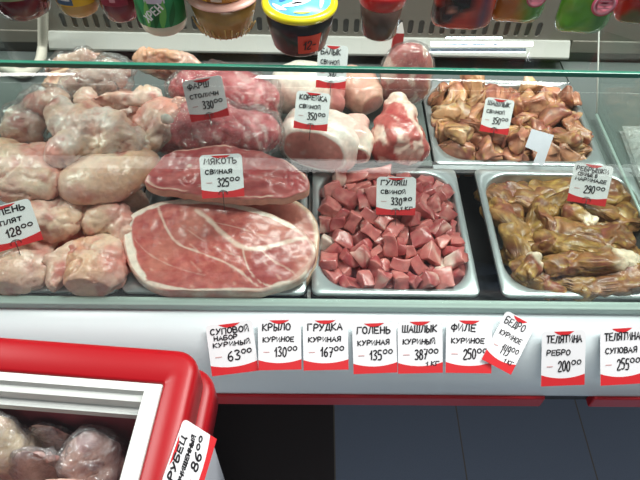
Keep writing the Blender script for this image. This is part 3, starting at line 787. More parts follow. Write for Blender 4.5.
#HEAPS
def place_heap(rows, variants, fn):
    for k, x, y, z, a, b, c in rows:
        o = link(fn[0], variants[k], None, None, (x, y, z)); o.rotation_euler = (a, b, c); o.scale = (fn[4],)*3
        tag(o, *(fn[1] if k < fn[3] else fn[2]))
#DATA: settled positions of the pieces (variant, x, y, z, rotation)
CUBES = [(11, 0.0587, 0.5634, 0.8055, -0.74, -0.44, 0.27), (7, 0.0512, 0.5846, 0.8014, 0.35, -0.12, 0.31), (18, 0.059, 0.6396, 0.8018, -3.06, -0.2, -0.96), (2, 0.0518, 0.6819, 0.8017, -0.13, 0.04, -0.46), (6, 0.0435, 0.7174, 0.8064, 0.16, -0.21, 1.23),
  (20, 0.0857, 0.545, 0.8027, -0.26, 0.05, -0.33), (11, 0.1089, 0.5869, 0.8057, 1.85, -0.01, -1.7), (19, 0.106, 0.6184, 0.8051, 0.11, -0.14, -1.92), (15, 0.0758, 0.6646, 0.8034, -3.05, 0.15, -0.38), (22, 0.1087, 0.5569, 0.8024, 3.01, 0.22, -1.2),
  (16, 0.1322, 0.5942, 0.8053, -1.61, -0.15, -1.64), (9, 0.1429, 0.6324, 0.8052, 0.07, -0.14, 2.19), (10, 0.1502, 0.6724, 0.8077, 0.15, -0.06, 1.98), (20, 0.1325, 0.7281, 0.8027, -0.26, 0.05, -0.19), (17, 0.1915, 0.5495, 0.8019, -0.13, 0.01, 1.62),
  (4, 0.17, 0.6148, 0.8063, 0.28, -0.08, -0.33), (18, 0.1705, 0.6406, 0.8099, -1.87, -0.08, 2.16), (13, 0.1771, 0.6904, 0.8062, -0.03, -0.02, -2.18), (15, 0.172, 0.7353, 0.8074, 1.58, 0.07, -0.73), (17, 0.215, 0.5537, 0.8016, -3.05, 0.15, 1.5),
  (17, 0.2061, 0.6125, 0.8017, 0.15, -0.02, -0.44), (9, 0.2308, 0.6271, 0.8097, 0.88, 0.88, -1.9), (9, 0.2316, 0.6873, 0.8114, 0.95, 0.77, -2.21), (10, 0.2188, 0.7185, 0.8085, -1.7, 0.05, -1.12), (20, 0.0565, 0.5426, 0.8156, 2.37, -0.42, 0.7),
  (14, 0.0739, 0.6017, 0.8022, -2.94, -0.12, 0.11), (15, 0.0381, 0.6608, 0.8056, -1.52, 0.13, -1.76), (16, 0.0644, 0.6692, 0.8193, 0.13, 3.09, 0.24), (0, 0.0322, 0.7182, 0.831, 1.74, 0.23, -1.52), (1, 0.0866, 0.535, 0.8207, -0.06, -0.26, 1.42),
  (15, 0.0869, 0.5764, 0.8071, 1.05, 2.3, 1.14), (7, 0.1111, 0.6484, 0.8049, -1.79, 0.2, -1.42), (18, 0.0988, 0.7131, 0.8053, -0.05, -0.05, -1.48), (14, 0.1262, 0.537, 0.8103, -2.69, 0.3, 0.16), (11, 0.1642, 0.5915, 0.8068, 1.88, -0.03, -1.93),
  (10, 0.1396, 0.6298, 0.8245, 3.1, -0.03, 1.45), (12, 0.1297, 0.6585, 0.8021, 3.03, -0.12, -1.44), (8, 0.1415, 0.7065, 0.811, 0.14, -0.71, 1.02), (3, 0.1512, 0.5561, 0.8035, 2.87, 0, 1.04), (15, 0.182, 0.5788, 0.8044, -0.15, 0.12, 1.54),
  (4, 0.1669, 0.624, 0.8317, -0.39, 3.06, -0.2), (3, 0.1585, 0.674, 0.8264, 0.66, -0.68, 2.93), (0, 0.1916, 0.713, 0.8105, -1.36, -0.56, -0.91), (14, 0.2253, 0.5584, 0.8149, 0.35, -2.79, -0.13), (19, 0.2048, 0.5902, 0.8115, 2.77, 0.56, -0.47),
  (12, 0.1915, 0.6257, 0.8177, 1.66, -0.32, -1.35), (0, 0.1855, 0.6574, 0.8082, 1.73, 0.03, -0.75), (15, 0.2099, 0.743, 0.8248, 0.21, 0.18, 2.65), (1, 0.0369, 0.5468, 0.8317, -1.72, -0.16, -0.91), (24, 0.0426, 0.6059, 0.808, -2.63, -0.23, -0.17),
  (19, 0.0356, 0.6253, 0.8207, 0.57, 2.71, -0.28), (4, 0.0299, 0.6882, 0.8193, -2.1, -0.22, 1.69), (21, 0.072, 0.7183, 0.803, 0.22, 0.11, -1.79), (4, 0.0537, 0.5598, 0.8337, -1.67, 0.47, 2.3), (1, 0.0696, 0.5914, 0.8219, -0.04, -2.56, -1.91),
  (17, 0.0904, 0.6427, 0.8072, -2.98, 0.53, -1.02), (4, 0.1154, 0.6872, 0.8044, 3, 0.12, 0.11), (23, 0.0929, 0.7447, 0.8129, -0.05, -0.23, 3.1), (14, 0.143, 0.526, 0.8295, 0.63, -1.73, 0.99), (22, 0.1521, 0.6003, 0.8196, -1.75, -0.28, 0.21),
  (15, 0.1182, 0.6306, 0.8271, 1.57, 0.17, 1.37), (19, 0.1363, 0.6955, 0.8252, -0.69, 3.07, -0.39), (20, 0.1599, 0.7053, 0.8069, 1.79, 0.23, -1.96), (12, 0.1635, 0.5419, 0.806, 2.38, -0.08, -2.05), (21, 0.1772, 0.5882, 0.8243, -0.11, -2.95, 1.36),
  (14, 0.1851, 0.6128, 0.8453, -2.38, -0.04, 0.28), (15, 0.1819, 0.6563, 0.8292, -2.54, -0.02, 0.59), (15, 0.1955, 0.7396, 0.8082, 2.79, 0.14, 0.2), (23, 0.1996, 0.5521, 0.8251, -0.83, 0.5, 1.78), (5, 0.2282, 0.5878, 0.805, 1.32, -0.21, -1.79),
  (11, 0.2083, 0.6398, 0.8102, 0.96, -0.5, -1.02), (7, 0.1963, 0.6724, 0.8058, -2.25, -1.86, 0.07), (14, 0.205, 0.7457, 0.8415, 0.37, 2.95, -0.36), (15, 0.0348, 0.5659, 0.8073, -0.78, 0.43, -0.87), (13, 0.0356, 0.6571, 0.8307, -1.04, 0.3, -0.38),
  (20, 0.0421, 0.6806, 0.8364, -1.22, 0.51, -0.76), (5, 0.0563, 0.7437, 0.8144, -0.73, 0.14, -2.3), (18, 0.1154, 0.5343, 0.8322, -0.16, -0.28, -0.12), (7, 0.0786, 0.5646, 0.8248, -2.23, -0.37, 1.71), (4, 0.0777, 0.6234, 0.8166, -0.77, 2.96, 0.29),
  (7, 0.0834, 0.6861, 0.8021, 0.12, 0.05, -0.19), (3, 0.0979, 0.748, 0.8298, 3.13, 0.29, 0.18), (4, 0.134, 0.5693, 0.8141, -1.92, -0.45, -0.15), (13, 0.1176, 0.5969, 0.8294, 1.73, -0.18, 1.23), (8, 0.101, 0.6406, 0.824, 0.12, -0.31, -1.79),
  (22, 0.1103, 0.6681, 0.8154, -2.84, 0, -0.14), (7, 0.145, 0.7434, 0.8119, 0.83, 0.63, 0.99), (5, 0.1809, 0.538, 0.8177, 2.62, 0, -1.42), (13, 0.1838, 0.5846, 0.8434, 0.97, -0.29, -2.44), (14, 0.1525, 0.6583, 0.8351, -1.04, -2.85, 0.07),
  (22, 0.1841, 0.6813, 0.8347, -1.16, -0.64, -0.08), (15, 0.1819, 0.7458, 0.8239, -2.32, -0.05, -1.54), (16, 0.189, 0.5577, 0.8349, -0.59, 2.58, -1.16), (1, 0.2252, 0.6104, 0.8261, -0.74, 0.88, 3.05), (22, 0.2352, 0.6579, 0.8156, 0.63, -0.7, 1.43),
  (15, 0.2088, 0.69, 0.8105, -0.51, 2.66, -1.15), (24, 0.229, 0.7096, 0.8291, -0.51, -2.93, -0.36), (16, 0.0314, 0.5613, 0.8501, 2.73, -0.14, -0.09), (17, 0.0332, 0.5863, 0.824, 0.14, -0.76, -2.95), (16, 0.059, 0.6539, 0.8421, -0.6, -0.28, 2.1),
  (13, 0.061, 0.6955, 0.8203, 2.44, -0.01, 0.06), (21, 0.0805, 0.7212, 0.8219, 0.33, 0.02, -0.63), (17, 0.0899, 0.5614, 0.8327, 0.22, 0.66, 0), (12, 0.0923, 0.589, 0.8224, -0.39, -2.36, 1.42), (21, 0.071, 0.6402, 0.8264, 1.09, 0.31, -2.76),
  (11, 0.0887, 0.6743, 0.8212, 1.36, -0.21, -1.35), (22, 0.1105, 0.6959, 0.8218, -0.89, 3.04, -0.09), (20, 0.1353, 0.5732, 0.8414, -1.23, 3.04, 0.04), (9, 0.14, 0.5947, 0.8366, 0.19, 0.31, 2.96), (9, 0.1059, 0.6411, 0.8431, 0.49, -0.35, -2.15),
  (10, 0.1194, 0.6657, 0.8357, -3.12, 0.42, -0.96), (14, 0.1564, 0.7517, 0.8276, -1.4, -2.55, 0.14), (3, 0.1593, 0.5555, 0.8231, 0.47, 0.07, 1.43), (18, 0.1944, 0.5753, 0.8595, -0.81, 0.19, -1.84), (18, 0.174, 0.6465, 0.8485, 0.51, 0.4, -0.1),
  (11, 0.1646, 0.6937, 0.8297, -0.87, 0.83, 1.01), (14, 0.1696, 0.7313, 0.831, -1.97, 0.3, -1.16), (10, 0.232, 0.5599, 0.8379, -0.94, 0.34, 1.58), (15, 0.2335, 0.5863, 0.8286, 1.5, -1.35, 0.09), (20, 0.207, 0.652, 0.8242, 3.09, 0.44, 1.17),
  (16, 0.2035, 0.6868, 0.8304, 0.43, 0.74, -2.24), (3, 0.2264, 0.6979, 0.8415, 1.58, 0.33, -0.26), (14, 0.0647, 0.5695, 0.8495, 1.09, 0.48, 1.96), (23, 0.0397, 0.6022, 0.8359, 1.2, 0.32, -0.17), (14, 0.0541, 0.6257, 0.8424, 0.56, 0.17, -0.66),
  (0, 0.0666, 0.6822, 0.8395, -1.4, 0.21, -3), (20, 0.0521, 0.7357, 0.8347, 2.89, 0.21, -1.54), (13, 0.1136, 0.5605, 0.8388, -2.48, -0.89, -0.36), (6, 0.0971, 0.6102, 0.8328, -0.54, -0.04, 2.72), (15, 0.0814, 0.6322, 0.8442, -1.35, 0.49, -0.37),
  (24, 0.0953, 0.6926, 0.837, -0.37, -0.52, 0.27), (10, 0.1059, 0.7221, 0.8347, 0.69, 0.46, -0.87), (22, 0.1393, 0.5516, 0.8307, 0.82, -0.17, 2.91), (9, 0.1208, 0.601, 0.8509, -2.79, -0.01, 0.97), (11, 0.1539, 0.621, 0.8519, 1.31, 0.35, -2.01),
  (4, 0.1314, 0.6871, 0.847, -0.35, -0.54, 2.49), (0, 0.1247, 0.7328, 0.8228, 0.39, 0.15, 2.26), (16, 0.1659, 0.5615, 0.8443, -1.69, -0.58, 2.26), (3, 0.1607, 0.5846, 0.8531, 0.46, -2.31, 1.38), (12, 0.1817, 0.6285, 0.8569, 2.45, -0.02, 0.36),
  (6, 0.1804, 0.7016, 0.8426, 0.49, -1.02, 2.6), (4, 0.151, 0.7213, 0.8356, 0.82, 0.52, 2.45), (24, 0.2095, 0.5613, 0.8378, 1.04, 0.43, 1.66), (4, 0.2091, 0.5944, 0.8363, -1.28, -0.07, 2.7), (7, 0.2216, 0.64, 0.832, 0.06, 0.32, -1.29),
  (18, 0.2205, 0.6734, 0.8341, -2.46, 0.52, -0.24), (15, 0.203, 0.7218, 0.8319, 1.17, -3.08, -0.41), (14, 0.0643, 0.5274, 0.8394, -0.12, 0.75, 0.23), (2, 0.0455, 0.5838, 0.8401, -1.4, -2.33, 0.07), (20, 0.0554, 0.6073, 0.8535, -0.47, -2.84, -0.3),
  (10, 0.0584, 0.6883, 0.8618, -0.37, 3.05, -0.85), (19, 0.0557, 0.7107, 0.837, 0.45, 0.09, -2.98), (20, 0.1028, 0.5478, 0.8485, -0.25, 1.15, -2.54), (11, 0.1069, 0.5774, 0.8514, 1.4, 0.34, -2.79), (17, 0.0858, 0.6071, 0.851, -0.07, -2.69, -0.83),
  (6, 0.0899, 0.6636, 0.8438, 0.07, 0.08, -2.47), (3, 0.0793, 0.7188, 0.841, 0.06, -0.04, 1.95), (5, 0.1376, 0.5314, 0.8535, 3.04, -0.27, -1.28), (13, 0.1272, 0.583, 0.8674, 1.41, -0.9, 1.63), (13, 0.1326, 0.63, 0.8458, -0.39, 3.07, 0.95),
  (16, 0.1284, 0.6587, 0.8567, -0.56, 0.49, -1.05), (20, 0.1269, 0.7419, 0.8407, -0.22, -0.27, -2.85), (7, 0.1658, 0.5294, 0.8342, -0.79, 0.15, -1.73), (8, 0.1431, 0.5882, 0.8591, 1.46, -0.39, -1.69), (4, 0.1338, 0.6135, 0.8672, -0.28, -0.28, -1.94),
  (4, 0.1476, 0.7069, 0.8612, -1.48, 0.74, -2.02), (20, 0.1787, 0.7225, 0.8538, -0.25, 0.74, 1.54), (19, 0.2114, 0.5317, 0.8511, 0.29, 2.64, 1.62), (7, 0.2288, 0.5828, 0.8541, -1.72, -2.67, 0.13), (5, 0.2373, 0.6095, 0.8479, -0.08, -0.33, -1.57),
  (17, 0.2392, 0.6441, 0.836, -1.47, -0.27, 1.47), (15, 0.2265, 0.7304, 0.8422, -2.94, 0.31, -0.49), (18, 0.0707, 0.6351, 0.8652, -2.01, -0.62, -1.63), (0, 0.0286, 0.644, 0.846, -1.22, 0.73, -1.31), (1, 0.0362, 0.7147, 0.8545, -0.87, -0.1, 0.46),
  (16, 0.0896, 0.5298, 0.8428, -1.58, 0.09, -1.32), (8, 0.0837, 0.5855, 0.8535, 0.68, -0.68, 0.22), (18, 0.0963, 0.6194, 0.8628, 2.34, -0.64, -1.37), (21, 0.0917, 0.6807, 0.8631, -1.78, -0.05, 1.58), (6, 0.1127, 0.7065, 0.8575, 2.43, 0.54, -0.95),
  (16, 0.1413, 0.5558, 0.8514, 1.04, -3.05, -0.28), (6, 0.1193, 0.6289, 0.8708, 1.84, -0.39, 0.81), (12, 0.1411, 0.6774, 0.8589, -0.17, -2.55, -1.01), (3, 0.1216, 0.7535, 0.8567, 1.09, 0.26, -3.11), (0, 0.1813, 0.5242, 0.8529, -2.62, -1.03, -0.31),
  (2, 0.1794, 0.6036, 0.8636, -2.87, -0.39, 0.28), (14, 0.1644, 0.639, 0.871, 1.03, -0.55, -0.94), (24, 0.173, 0.6727, 0.8514, 0.64, 2.77, -0.52), (20, 0.1662, 0.7478, 0.851, 2.58, 0.46, 1.4), (24, 0.2279, 0.5621, 0.8587, -0.01, -0.68, 0),
  (11, 0.2149, 0.605, 0.8549, -1.9, -0.24, -2.43), (14, 0.2145, 0.6292, 0.8479, -0.21, -0.24, 2.02), (0, 0.2069, 0.6802, 0.8549, 2.04, 2.52, 0.07), (21, 0.23, 0.708, 0.8578, 0.56, 0.4, 1.03), (8, 0.0509, 0.6491, 0.8585, -1.26, -0.78, 0.68),
  (18, 0.036, 0.6672, 0.861, 0.25, -2.68, -0.29), (9, 0.0847, 0.5651, 0.8619, -0.08, 0.74, -2.72), (16, 0.098, 0.6452, 0.8647, 1.04, -2.87, -0.57), (4, 0.1096, 0.6844, 0.8695, 1.02, -0.64, 1.98), (3, 0.087, 0.7137, 0.8587, 2.99, 0.33, 0.75),
  (3, 0.141, 0.6527, 0.8685, -0.04, -0.63, -2.79), (12, 0.1364, 0.7292, 0.8545, -0.48, 0.26, -2.09), (8, 0.1585, 0.5292, 0.8502, -0.58, 2.4, -1.16), (21, 0.1874, 0.6561, 0.87, -0.19, 0.74, -0.29), (17, 0.1658, 0.6987, 0.8585, 2.67, 0.07, 0.86),
  (9, 0.2076, 0.6186, 0.8676, -2.67, -0.74, -1.09), (15, 0.229, 0.6647, 0.8519, -2.31, 0.68, -0.26), (17, 0.1992, 0.7115, 0.8517, 0.8, 0.29, -2.8), (15, 0.1135, 0.5263, 0.8561, -0.24, 0.81, -2.21), (3, 0.0837, 0.7524, 0.8469, -1.72, 2.87, 0.05),
  (7, 0.1875, 0.6841, 0.8665, -2.06, 0.16, -2.11), (15, 0.2065, 0.6551, 0.8463, -1.68, -0.86, 1.14), (7, 0.047, 0.6301, 0.8637, -0.91, 3.1, 0.08), (24, 0.0537, 0.7453, 0.8582, 0.09, -1.04, 1.37)]
PIECES = [(15, 0.266, 0.8426, 0.814, 2.56, 0.1, -1.33), (13, 0.2738, 0.9366, 0.8127, -0.68, 0.33, -2.74), (17, 0.3036, 1.0015, 0.8191, -2.12, 0.2, 0.11), (12, 0.3413, 0.8315, 0.8116, -0.09, 0.23, 2.21), (17, 0.3555, 0.9115, 0.8118, -0.12, 3.08, -1.2),
  (2, 0.3638, 0.9633, 0.8169, -2.3, -0.18, -1.92), (12, 0.425, 0.8355, 0.8124, -0.2, 0.1, 1.48), (6, 0.398, 0.9326, 0.812, -0.09, -2.99, -0.31), (16, 0.422, 0.9667, 0.8186, -2.99, 0.13, -1.06), (0, 0.4756, 0.8581, 0.8107, 0.14, 0.23, -0.16),
  (0, 0.484, 0.9294, 0.8113, -0.1, -2.91, -1.7), (1, 0.4925, 0.9821, 0.8117, 0.29, -3.12, -0.69), (14, 0.2947, 0.8511, 0.8206, -0.58, 0.27, -0.44), (12, 0.2785, 0.8873, 0.8125, 0, 0.3, 2.75), (16, 0.3207, 0.9622, 0.816, 0.25, -0.06, -0.55),
  (10, 0.3684, 0.8642, 0.8108, 0.15, -0.14, -1.66), (11, 0.3285, 0.8833, 0.8239, -0.87, 0.55, 2.37), (9, 0.3463, 0.9911, 0.8183, -1.59, -0.11, 1.49), (4, 0.407, 0.8651, 0.8163, 2.13, -0.16, 0.24), (7, 0.4434, 0.9068, 0.8118, -0.17, 0.17, 1.24),
  (11, 0.4186, 0.9583, 0.8445, 2.73, -0.43, 0.67), (7, 0.4668, 0.8207, 0.8177, -0.54, 0.33, -0.14), (3, 0.4742, 0.8914, 0.8234, -2.76, 0.59, -0.34), (9, 0.462, 0.9746, 0.8208, -0.78, -0.08, 2.22), (1, 0.3092, 0.8616, 0.8387, 2.71, -0.33, -0.87),
  (8, 0.3027, 0.9217, 0.8125, -0.01, 0.23, 0.35), (2, 0.2624, 0.9657, 0.8237, 0.21, -0.47, -1.85), (8, 0.3501, 0.8432, 0.833, 0.14, -0.07, -2.41), (2, 0.3389, 0.9316, 0.8379, 0.1, 3.01, 0.59), (5, 0.3281, 0.9961, 0.8605, -0.93, -0.64, 2.03),
  (10, 0.3877, 0.8262, 0.8107, 0.25, -0.2, -0.25), (12, 0.4002, 0.8986, 0.8196, -0.5, 2.9, 0.23), (0, 0.3999, 0.9909, 0.8356, 2.25, 0.67, 1.38), (0, 0.4809, 0.8303, 0.8374, 2.33, -0.11, -0.45), (4, 0.5016, 0.9417, 0.8366, 0.92, 0.41, 0.93),
  (5, 0.4635, 0.9525, 0.8409, -2.56, -0.61, 0.75), (1, 0.3073, 0.8172, 0.8236, -1.32, -0.5, -0.16), (6, 0.2719, 0.912, 0.8343, -0.14, 3.09, 0.42), (0, 0.2587, 0.9838, 0.8518, -1.31, 0.58, 0.98), (10, 0.3761, 0.8126, 0.8351, 1.61, -0.41, -0.49),
  (14, 0.3536, 0.9044, 0.856, -0.26, -3.09, 1.27), (8, 0.3255, 0.9559, 0.8511, -0.79, 0.35, -3.13), (14, 0.4002, 0.8385, 0.8348, 0.09, 0, 2.91), (2, 0.3895, 0.8792, 0.8412, 2.6, -0.39, 0.15), (4, 0.3648, 0.9946, 0.8439, 0, -0.07, -1.67),
  (14, 0.502, 0.8629, 0.8346, 2.48, 0, -1.02), (15, 0.5122, 0.9073, 0.8315, 1.45, 1.04, -2.19), (7, 0.5106, 0.9737, 0.8474, 0.55, 2.21, -1.24), (13, 0.2726, 0.8353, 0.845, 0.26, -3.08, -0.37), (11, 0.266, 0.9145, 0.861, -0.66, 2.86, 0.36),
  (5, 0.2928, 0.9802, 0.8471, 0.37, -0.33, 1.34), (10, 0.3586, 0.8542, 0.8564, 0.11, -0.69, -2.44), (6, 0.3124, 0.8852, 0.853, 0.86, 2.62, -0.98), (1, 0.3608, 0.96, 0.8686, 0.67, 0.08, -1.88), (0, 0.4329, 0.8313, 0.8524, -0.07, -2.6, -1.33),
  (1, 0.4215, 0.9177, 0.8424, -0.36, 0.52, 0.4), (2, 0.4398, 1.0056, 0.844, 0.58, -1.2, 0.23), (11, 0.4771, 0.8569, 0.8559, -0.59, -0.65, -0.88), (12, 0.5082, 0.8797, 0.853, -0.91, 0.55, -0.78), (9, 0.2571, 0.8712, 0.8427, -1.85, 0.17, 1.19),
  (4, 0.392, 0.8436, 0.8624, -0.48, -3.06, 1.08), (10, 0.3301, 0.8209, 0.8544, 0.52, -0.36, 1.5), (9, 0.3862, 0.9466, 0.8522, -0.56, -1.2, 0.79), (6, 0.4339, 0.9379, 0.8649, 1.1, 0.01, 0.32), (7, 0.4363, 0.8758, 0.8414, 0.42, -0.32, 1.76),
  (13, 0.4643, 0.9162, 0.8534, 1.11, 2.69, 0.06), (4, 0.478, 1.0055, 0.8389, -1.63, -0.05, -0.14), (14, 0.2788, 0.8603, 0.8631, 0.36, -0.4, -1.9), (3, 0.3212, 0.9238, 0.8579, 3.06, -0.38, 0.41)]
place_heap(CUBES, lean+fatty, ('pork_cube', ('lean raw pork cube in the heaped tray under the goulash tag', 'pork cube', 'lean pork cubes in the goulash tray'),
    ('raw pork cube with a pale fat side in the heaped goulash tray', 'pork cube', 'fatty pork cubes in the goulash tray'), len(lean), 1.07))
place_heap(PIECES, sv+sf, ('marinated_pork_piece', ('marinated orange-pink pork piece in the back row tray', 'pork piece', 'marinated pork pieces in the back tray'),
    ('marinated pork piece with a pale fatty end in the back row tray', 'pork piece', 'fatty marinated pork pieces in the back tray'), len(sv), 1.2))

# marinated ribs
RB = [((134, 94, 46), (166, 124, 62), (118, 62, 44), (186, 146, 88)), ((124, 78, 48), (156, 106, 62), (130, 66, 56), (120, 100, 42)), ((146, 100, 54), (176, 132, 72), (142, 76, 62), (194, 152, 98))]
ribs = [ # u,v,z,halflen px,halfwidth px,angle,white end
 (575, 186, .842, 60, 13, 0, 0), (512, 192, .842, 36, 12, -12, 0), (500, 225, .85, 34, 12, -55, 0), (530, 222, .846, 30, 12, 60, 0), (600, 210, .85, 42, 11, -14, 0),
 (575, 214, .862, 16, 8, -25, 1), (514, 262, .852, 34, 13, -70, 0), (585, 236, .86, 50, 13, -7, 0), (540, 250, .84, 30, 12, 75, 0), (570, 252, .868, 44, 11, -12, 0),
 (590, 268, .872, 56, 11, 4, 1), (532, 286, .85, 30, 14, -30, 0), (560, 288, .855, 36, 13, -20, 0), (605, 290, .862, 46, 13, 2, 0), (520, 275, .866, 14, 10, 40, 1), (556, 200, .85, 30, 9, 25, 0), (612, 250, .85, 26, 12, -20, 0), (545, 232, .855, 26, 9, -60, 0)]
where = ['lying along the back rim of the rib tray', 'at the back left corner of the rib tray', 'slanting along the left rim of the rib tray', 'leaning left in the middle of the rib tray', 'under the 290 price tag on the right', 'short with a white fat end below the 290 tag', 'standing steeply at the left rim near the glass', 'crosswise in the middle of the rib tray', 'steep beside the crosswise middle rib', 'long, lower middle of the rib tray', 'long with a pale bone end at the right front', 'at the front left corner by the glass', 'in the front row by the glass, second from left', 'at the front right corner by the glass', 'stubby with a pale bone end at the left front', 'half hidden behind the short white-ended rib', 'against the right rim of the rib tray', 'steep and thin, left of the crosswise middle rib']
for i, (u, v, z, a, b, an, wh) in enumerate(ribs):
    a *= .9; u = 568+(u-568)*.9+4; v = 240+(v-240)*.86-1; z -= .004
    cs = RB[i % 3]
    p = W(u, v, z-.004); sc = SC(u, v, z); k = math.sin(math.asin(-(p-CAM).normalized().z)); th = math.radians(an)
    la = a*sc*math.hypot(math.cos(th), math.sin(th)/k); lb = b*sc*math.hypot(math.sin(th), math.cos(th)/k)*.86
    me = chunk(300+i, la, lb, .0135, cs, 'marinated_rib', .0095, fat=wh, pw=.6, sub=5)
    o = link('marinated_rib', me, None, None, p); o.rotation_euler = (R.gauss(0, .15), R.gauss(0, .05), math.atan2(math.sin(th)/k, math.cos(th)))
    tag(o, 'marinated pork rib '+where[i], 'pork rib', 'marinated ribs in the right tray')
# bed of smaller ribs below so the tray is full
for i, (u, v, an) in enumerate([(520, 205, 0), (560, 228, 30), (600, 232, 10), (525, 240, 80), (560, 270, 0), (605, 275, 20), (530, 262, -40), (585, 200, -5), (625, 270, 60), (620, 220, 50), (520, 195, 5), (550, 196, -5), (590, 198, 0), (625, 278, 10), (580, 282, 0), (545, 282, 0), (500, 205, -60)]):
    me = chunk(200+i, .05, .022, .016, RB[i % 3], 'marinated_rib', .008)
    p = W(u, v, .825); o = link('marinated_rib', me, None, None, p); o.rotation_euler = (0, 0, math.radians(an))
    tag(o, 'marinated pork rib buried in the lower layer of the rib tray', 'pork rib', 'lower layer of ribs in the right tray')

# ------------------------------------------------------------------ handwriting
def E(cx, cy, rx, ry, a0=0, a1=360, n=10): return [(cx+rx*math.cos(math.radians(a0+(a1-a0)*i/n)), cy+ry*math.sin(math.radians(a0+(a1-a0)*i/n))) for i in range(n+1)]
G = {
 'А': [[(0, 0), (.32, 1), (.66, 0)], [(.12, .38), (.55, .36)]], 'Б': [[(.6, 1), (.06, .98), (.05, 0), (.42, .02), (.62, .2), (.56, .42), (.36, .52), (.05, .5)]],
 'В': [[(.06, 0), (.05, 1), (.38, 1), (.54, .82), (.46, .6), (.06, .53)], [(.4, .55), (.62, .36), (.58, .1), (.36, 0), (.06, 0)]], 'Г': [[(.06, 0), (.05, 1), (.6, .98)]],
 'Д': [[(0, -.16), (.02, .04), (.7, .04), (.72, -.16)], [(.1, .04), (.28, 1), (.52, 1), (.58, .04)]], 'Е': [[(.6, 1), (.06, .98), (.05, .02), (.6, 0)], [(.05, .52), (.5, .5)]],
 'И': [[(.05, 1), (.06, 0), (.58, 1), (.6, 0)]], 'Й': [[(.05, 1), (.06, 0), (.58, 1), (.6, 0)], [(.2, 1.2), (.32, 1.12), (.46, 1.22)]], 'К': [[(.06, 0), (.05, 1)], [(.58, 1), (.08, .5), (.62, 0)]],
 'Л': [[(0, .02), (.12, .1), (.26, 1), (.58, 1), (.62, 0)]], 'М': [[(0, 0), (.1, 1), (.37, .35), (.64, 1), (.76, 0)]], 'Н': [[(.05, 1), (.05, 0)], [(.6, 1), (.6, 0)], [(.05, .5), (.6, .52)]],
 'О': [E(.33, .5, .3, .5, 90, 450)], 'П': [[(.05, 0), (.05, 1), (.6, 1), (.6, 0)]], 'Р': [[(.05, 0), (.05, 1), (.42, 1), (.6, .78), (.44, .5), (.06, .46)]], 'С': [E(.36, .5, .32, .5, 50, 310)],
 'Т': [[(0, 1), (.66, 1)], [(.33, 1), (.33, 0)]], 'У': [[(.04, 1), (.3, .42)], [(.62, 1), (.3, .3), (.06, 0)]], 'Ф': [E(.4, .55, .36, .32, 90, 450), [(.4, 1.05), (.4, -.1)]],
 'Х': [[(0, 1), (.62, 0)], [(.6, 1), (.02, 0)]], 'Ц': [[(.05, 1), (.05, .03), (.6, .03), (.6, 1)], [(.6, .03), (.72, .02), (.74, -.2)]], 'Ч': [[(.05, 1), (.1, .5), (.55, .5)], [(.58, 1), (.58, 0)]],
 'Ш': [[(.03, 1), (.05, 0), (.76, 0), (.78, 1)], [(.4, 1), (.4, 0)]], 'Щ': [[(.03, 1), (.05, .03), (.8, .03), (.86, -.18)], [(.4, 1), (.4, .03)], [(.76, 1), (.76, .03)]],
 'Ь': [[(.06, 1), (.05, 0), (.42, .02), (.58, .24), (.42, .5), (.06, .5)]], 'Ы': [[(.05, 1), (.05, 0), (.34, .02), (.45, .24), (.34, .48), (.06, .48)], [(.68, 1), (.68, 0)]],
 'Я': [[(.58, 0), (.58, 1), (.24, 1), (.06, .78), (.22, .5), (.58, .48)], [(.36, .48), (.04, 0)]], '.': [[(.05, .0), (.1, .06)]], '-': [[(.05, .45), (.5, .45)]],
 '0': [E(.27, .5, .25, .5, 90, 450)], '1': [[(.02, .6), (.26, 1), (.26, 0)]], '2': [[(.03, .78), (.14, .97), (.36, .97), (.48, .76), (.4, .5), (.04, .02), (.55, .02)]],
 '3': [[(.04, .92), (.3, 1), (.48, .8), (.2, .55), (.5, .34), (.38, .03), (.04, .06)]], '4': [[(.06, 1), (.06, .45), (.5, .45)], [(.44, 1), (.44, 0)]], '5': [[(.52, 1), (.1, 1), (.08, .58), (.38, .6), (.5, .34), (.38, .03), (.04, .04)]],
 '6': [[(.46, .96), (.16, .7), (.06, .3), (.2, .02), (.42, .06), (.5, .3), (.36, .48), (.1, .4)]], '7': [[(.03, 1), (.52, .98), (.22, 0)], [(.14, .5), (.46, .5)]], '8': [E(.28, .75, .19, .24, 90, 450), E(.28, .26, .25, .26, 90, 450)],
 '9': [[(.46, .6), (.2, .5), (.06, .72), (.2, .98), (.42, .95), (.48, .6), (.4, .1), (.1, .02)]],
 'и': [[(.05, .7), (.08, 0), (.5, .7), (.52, 0)]], 'г': [[(.05, 0), (.05, .7), (.45, .68)]], 'к': [[(.05, 0), (.05, .72)], [(.42, .7), (.07, .35), (.46, 0)]],
}
WID = {'М': .78, 'Ш': .82, 'Щ': .9, 'Ф': .8, 'Ы': .74, '1': .34, '.': .15, 'Ц': .76}
def wid(ch): return 1.0*WID.get(ch, .55 if ch.isdigit() else .66)
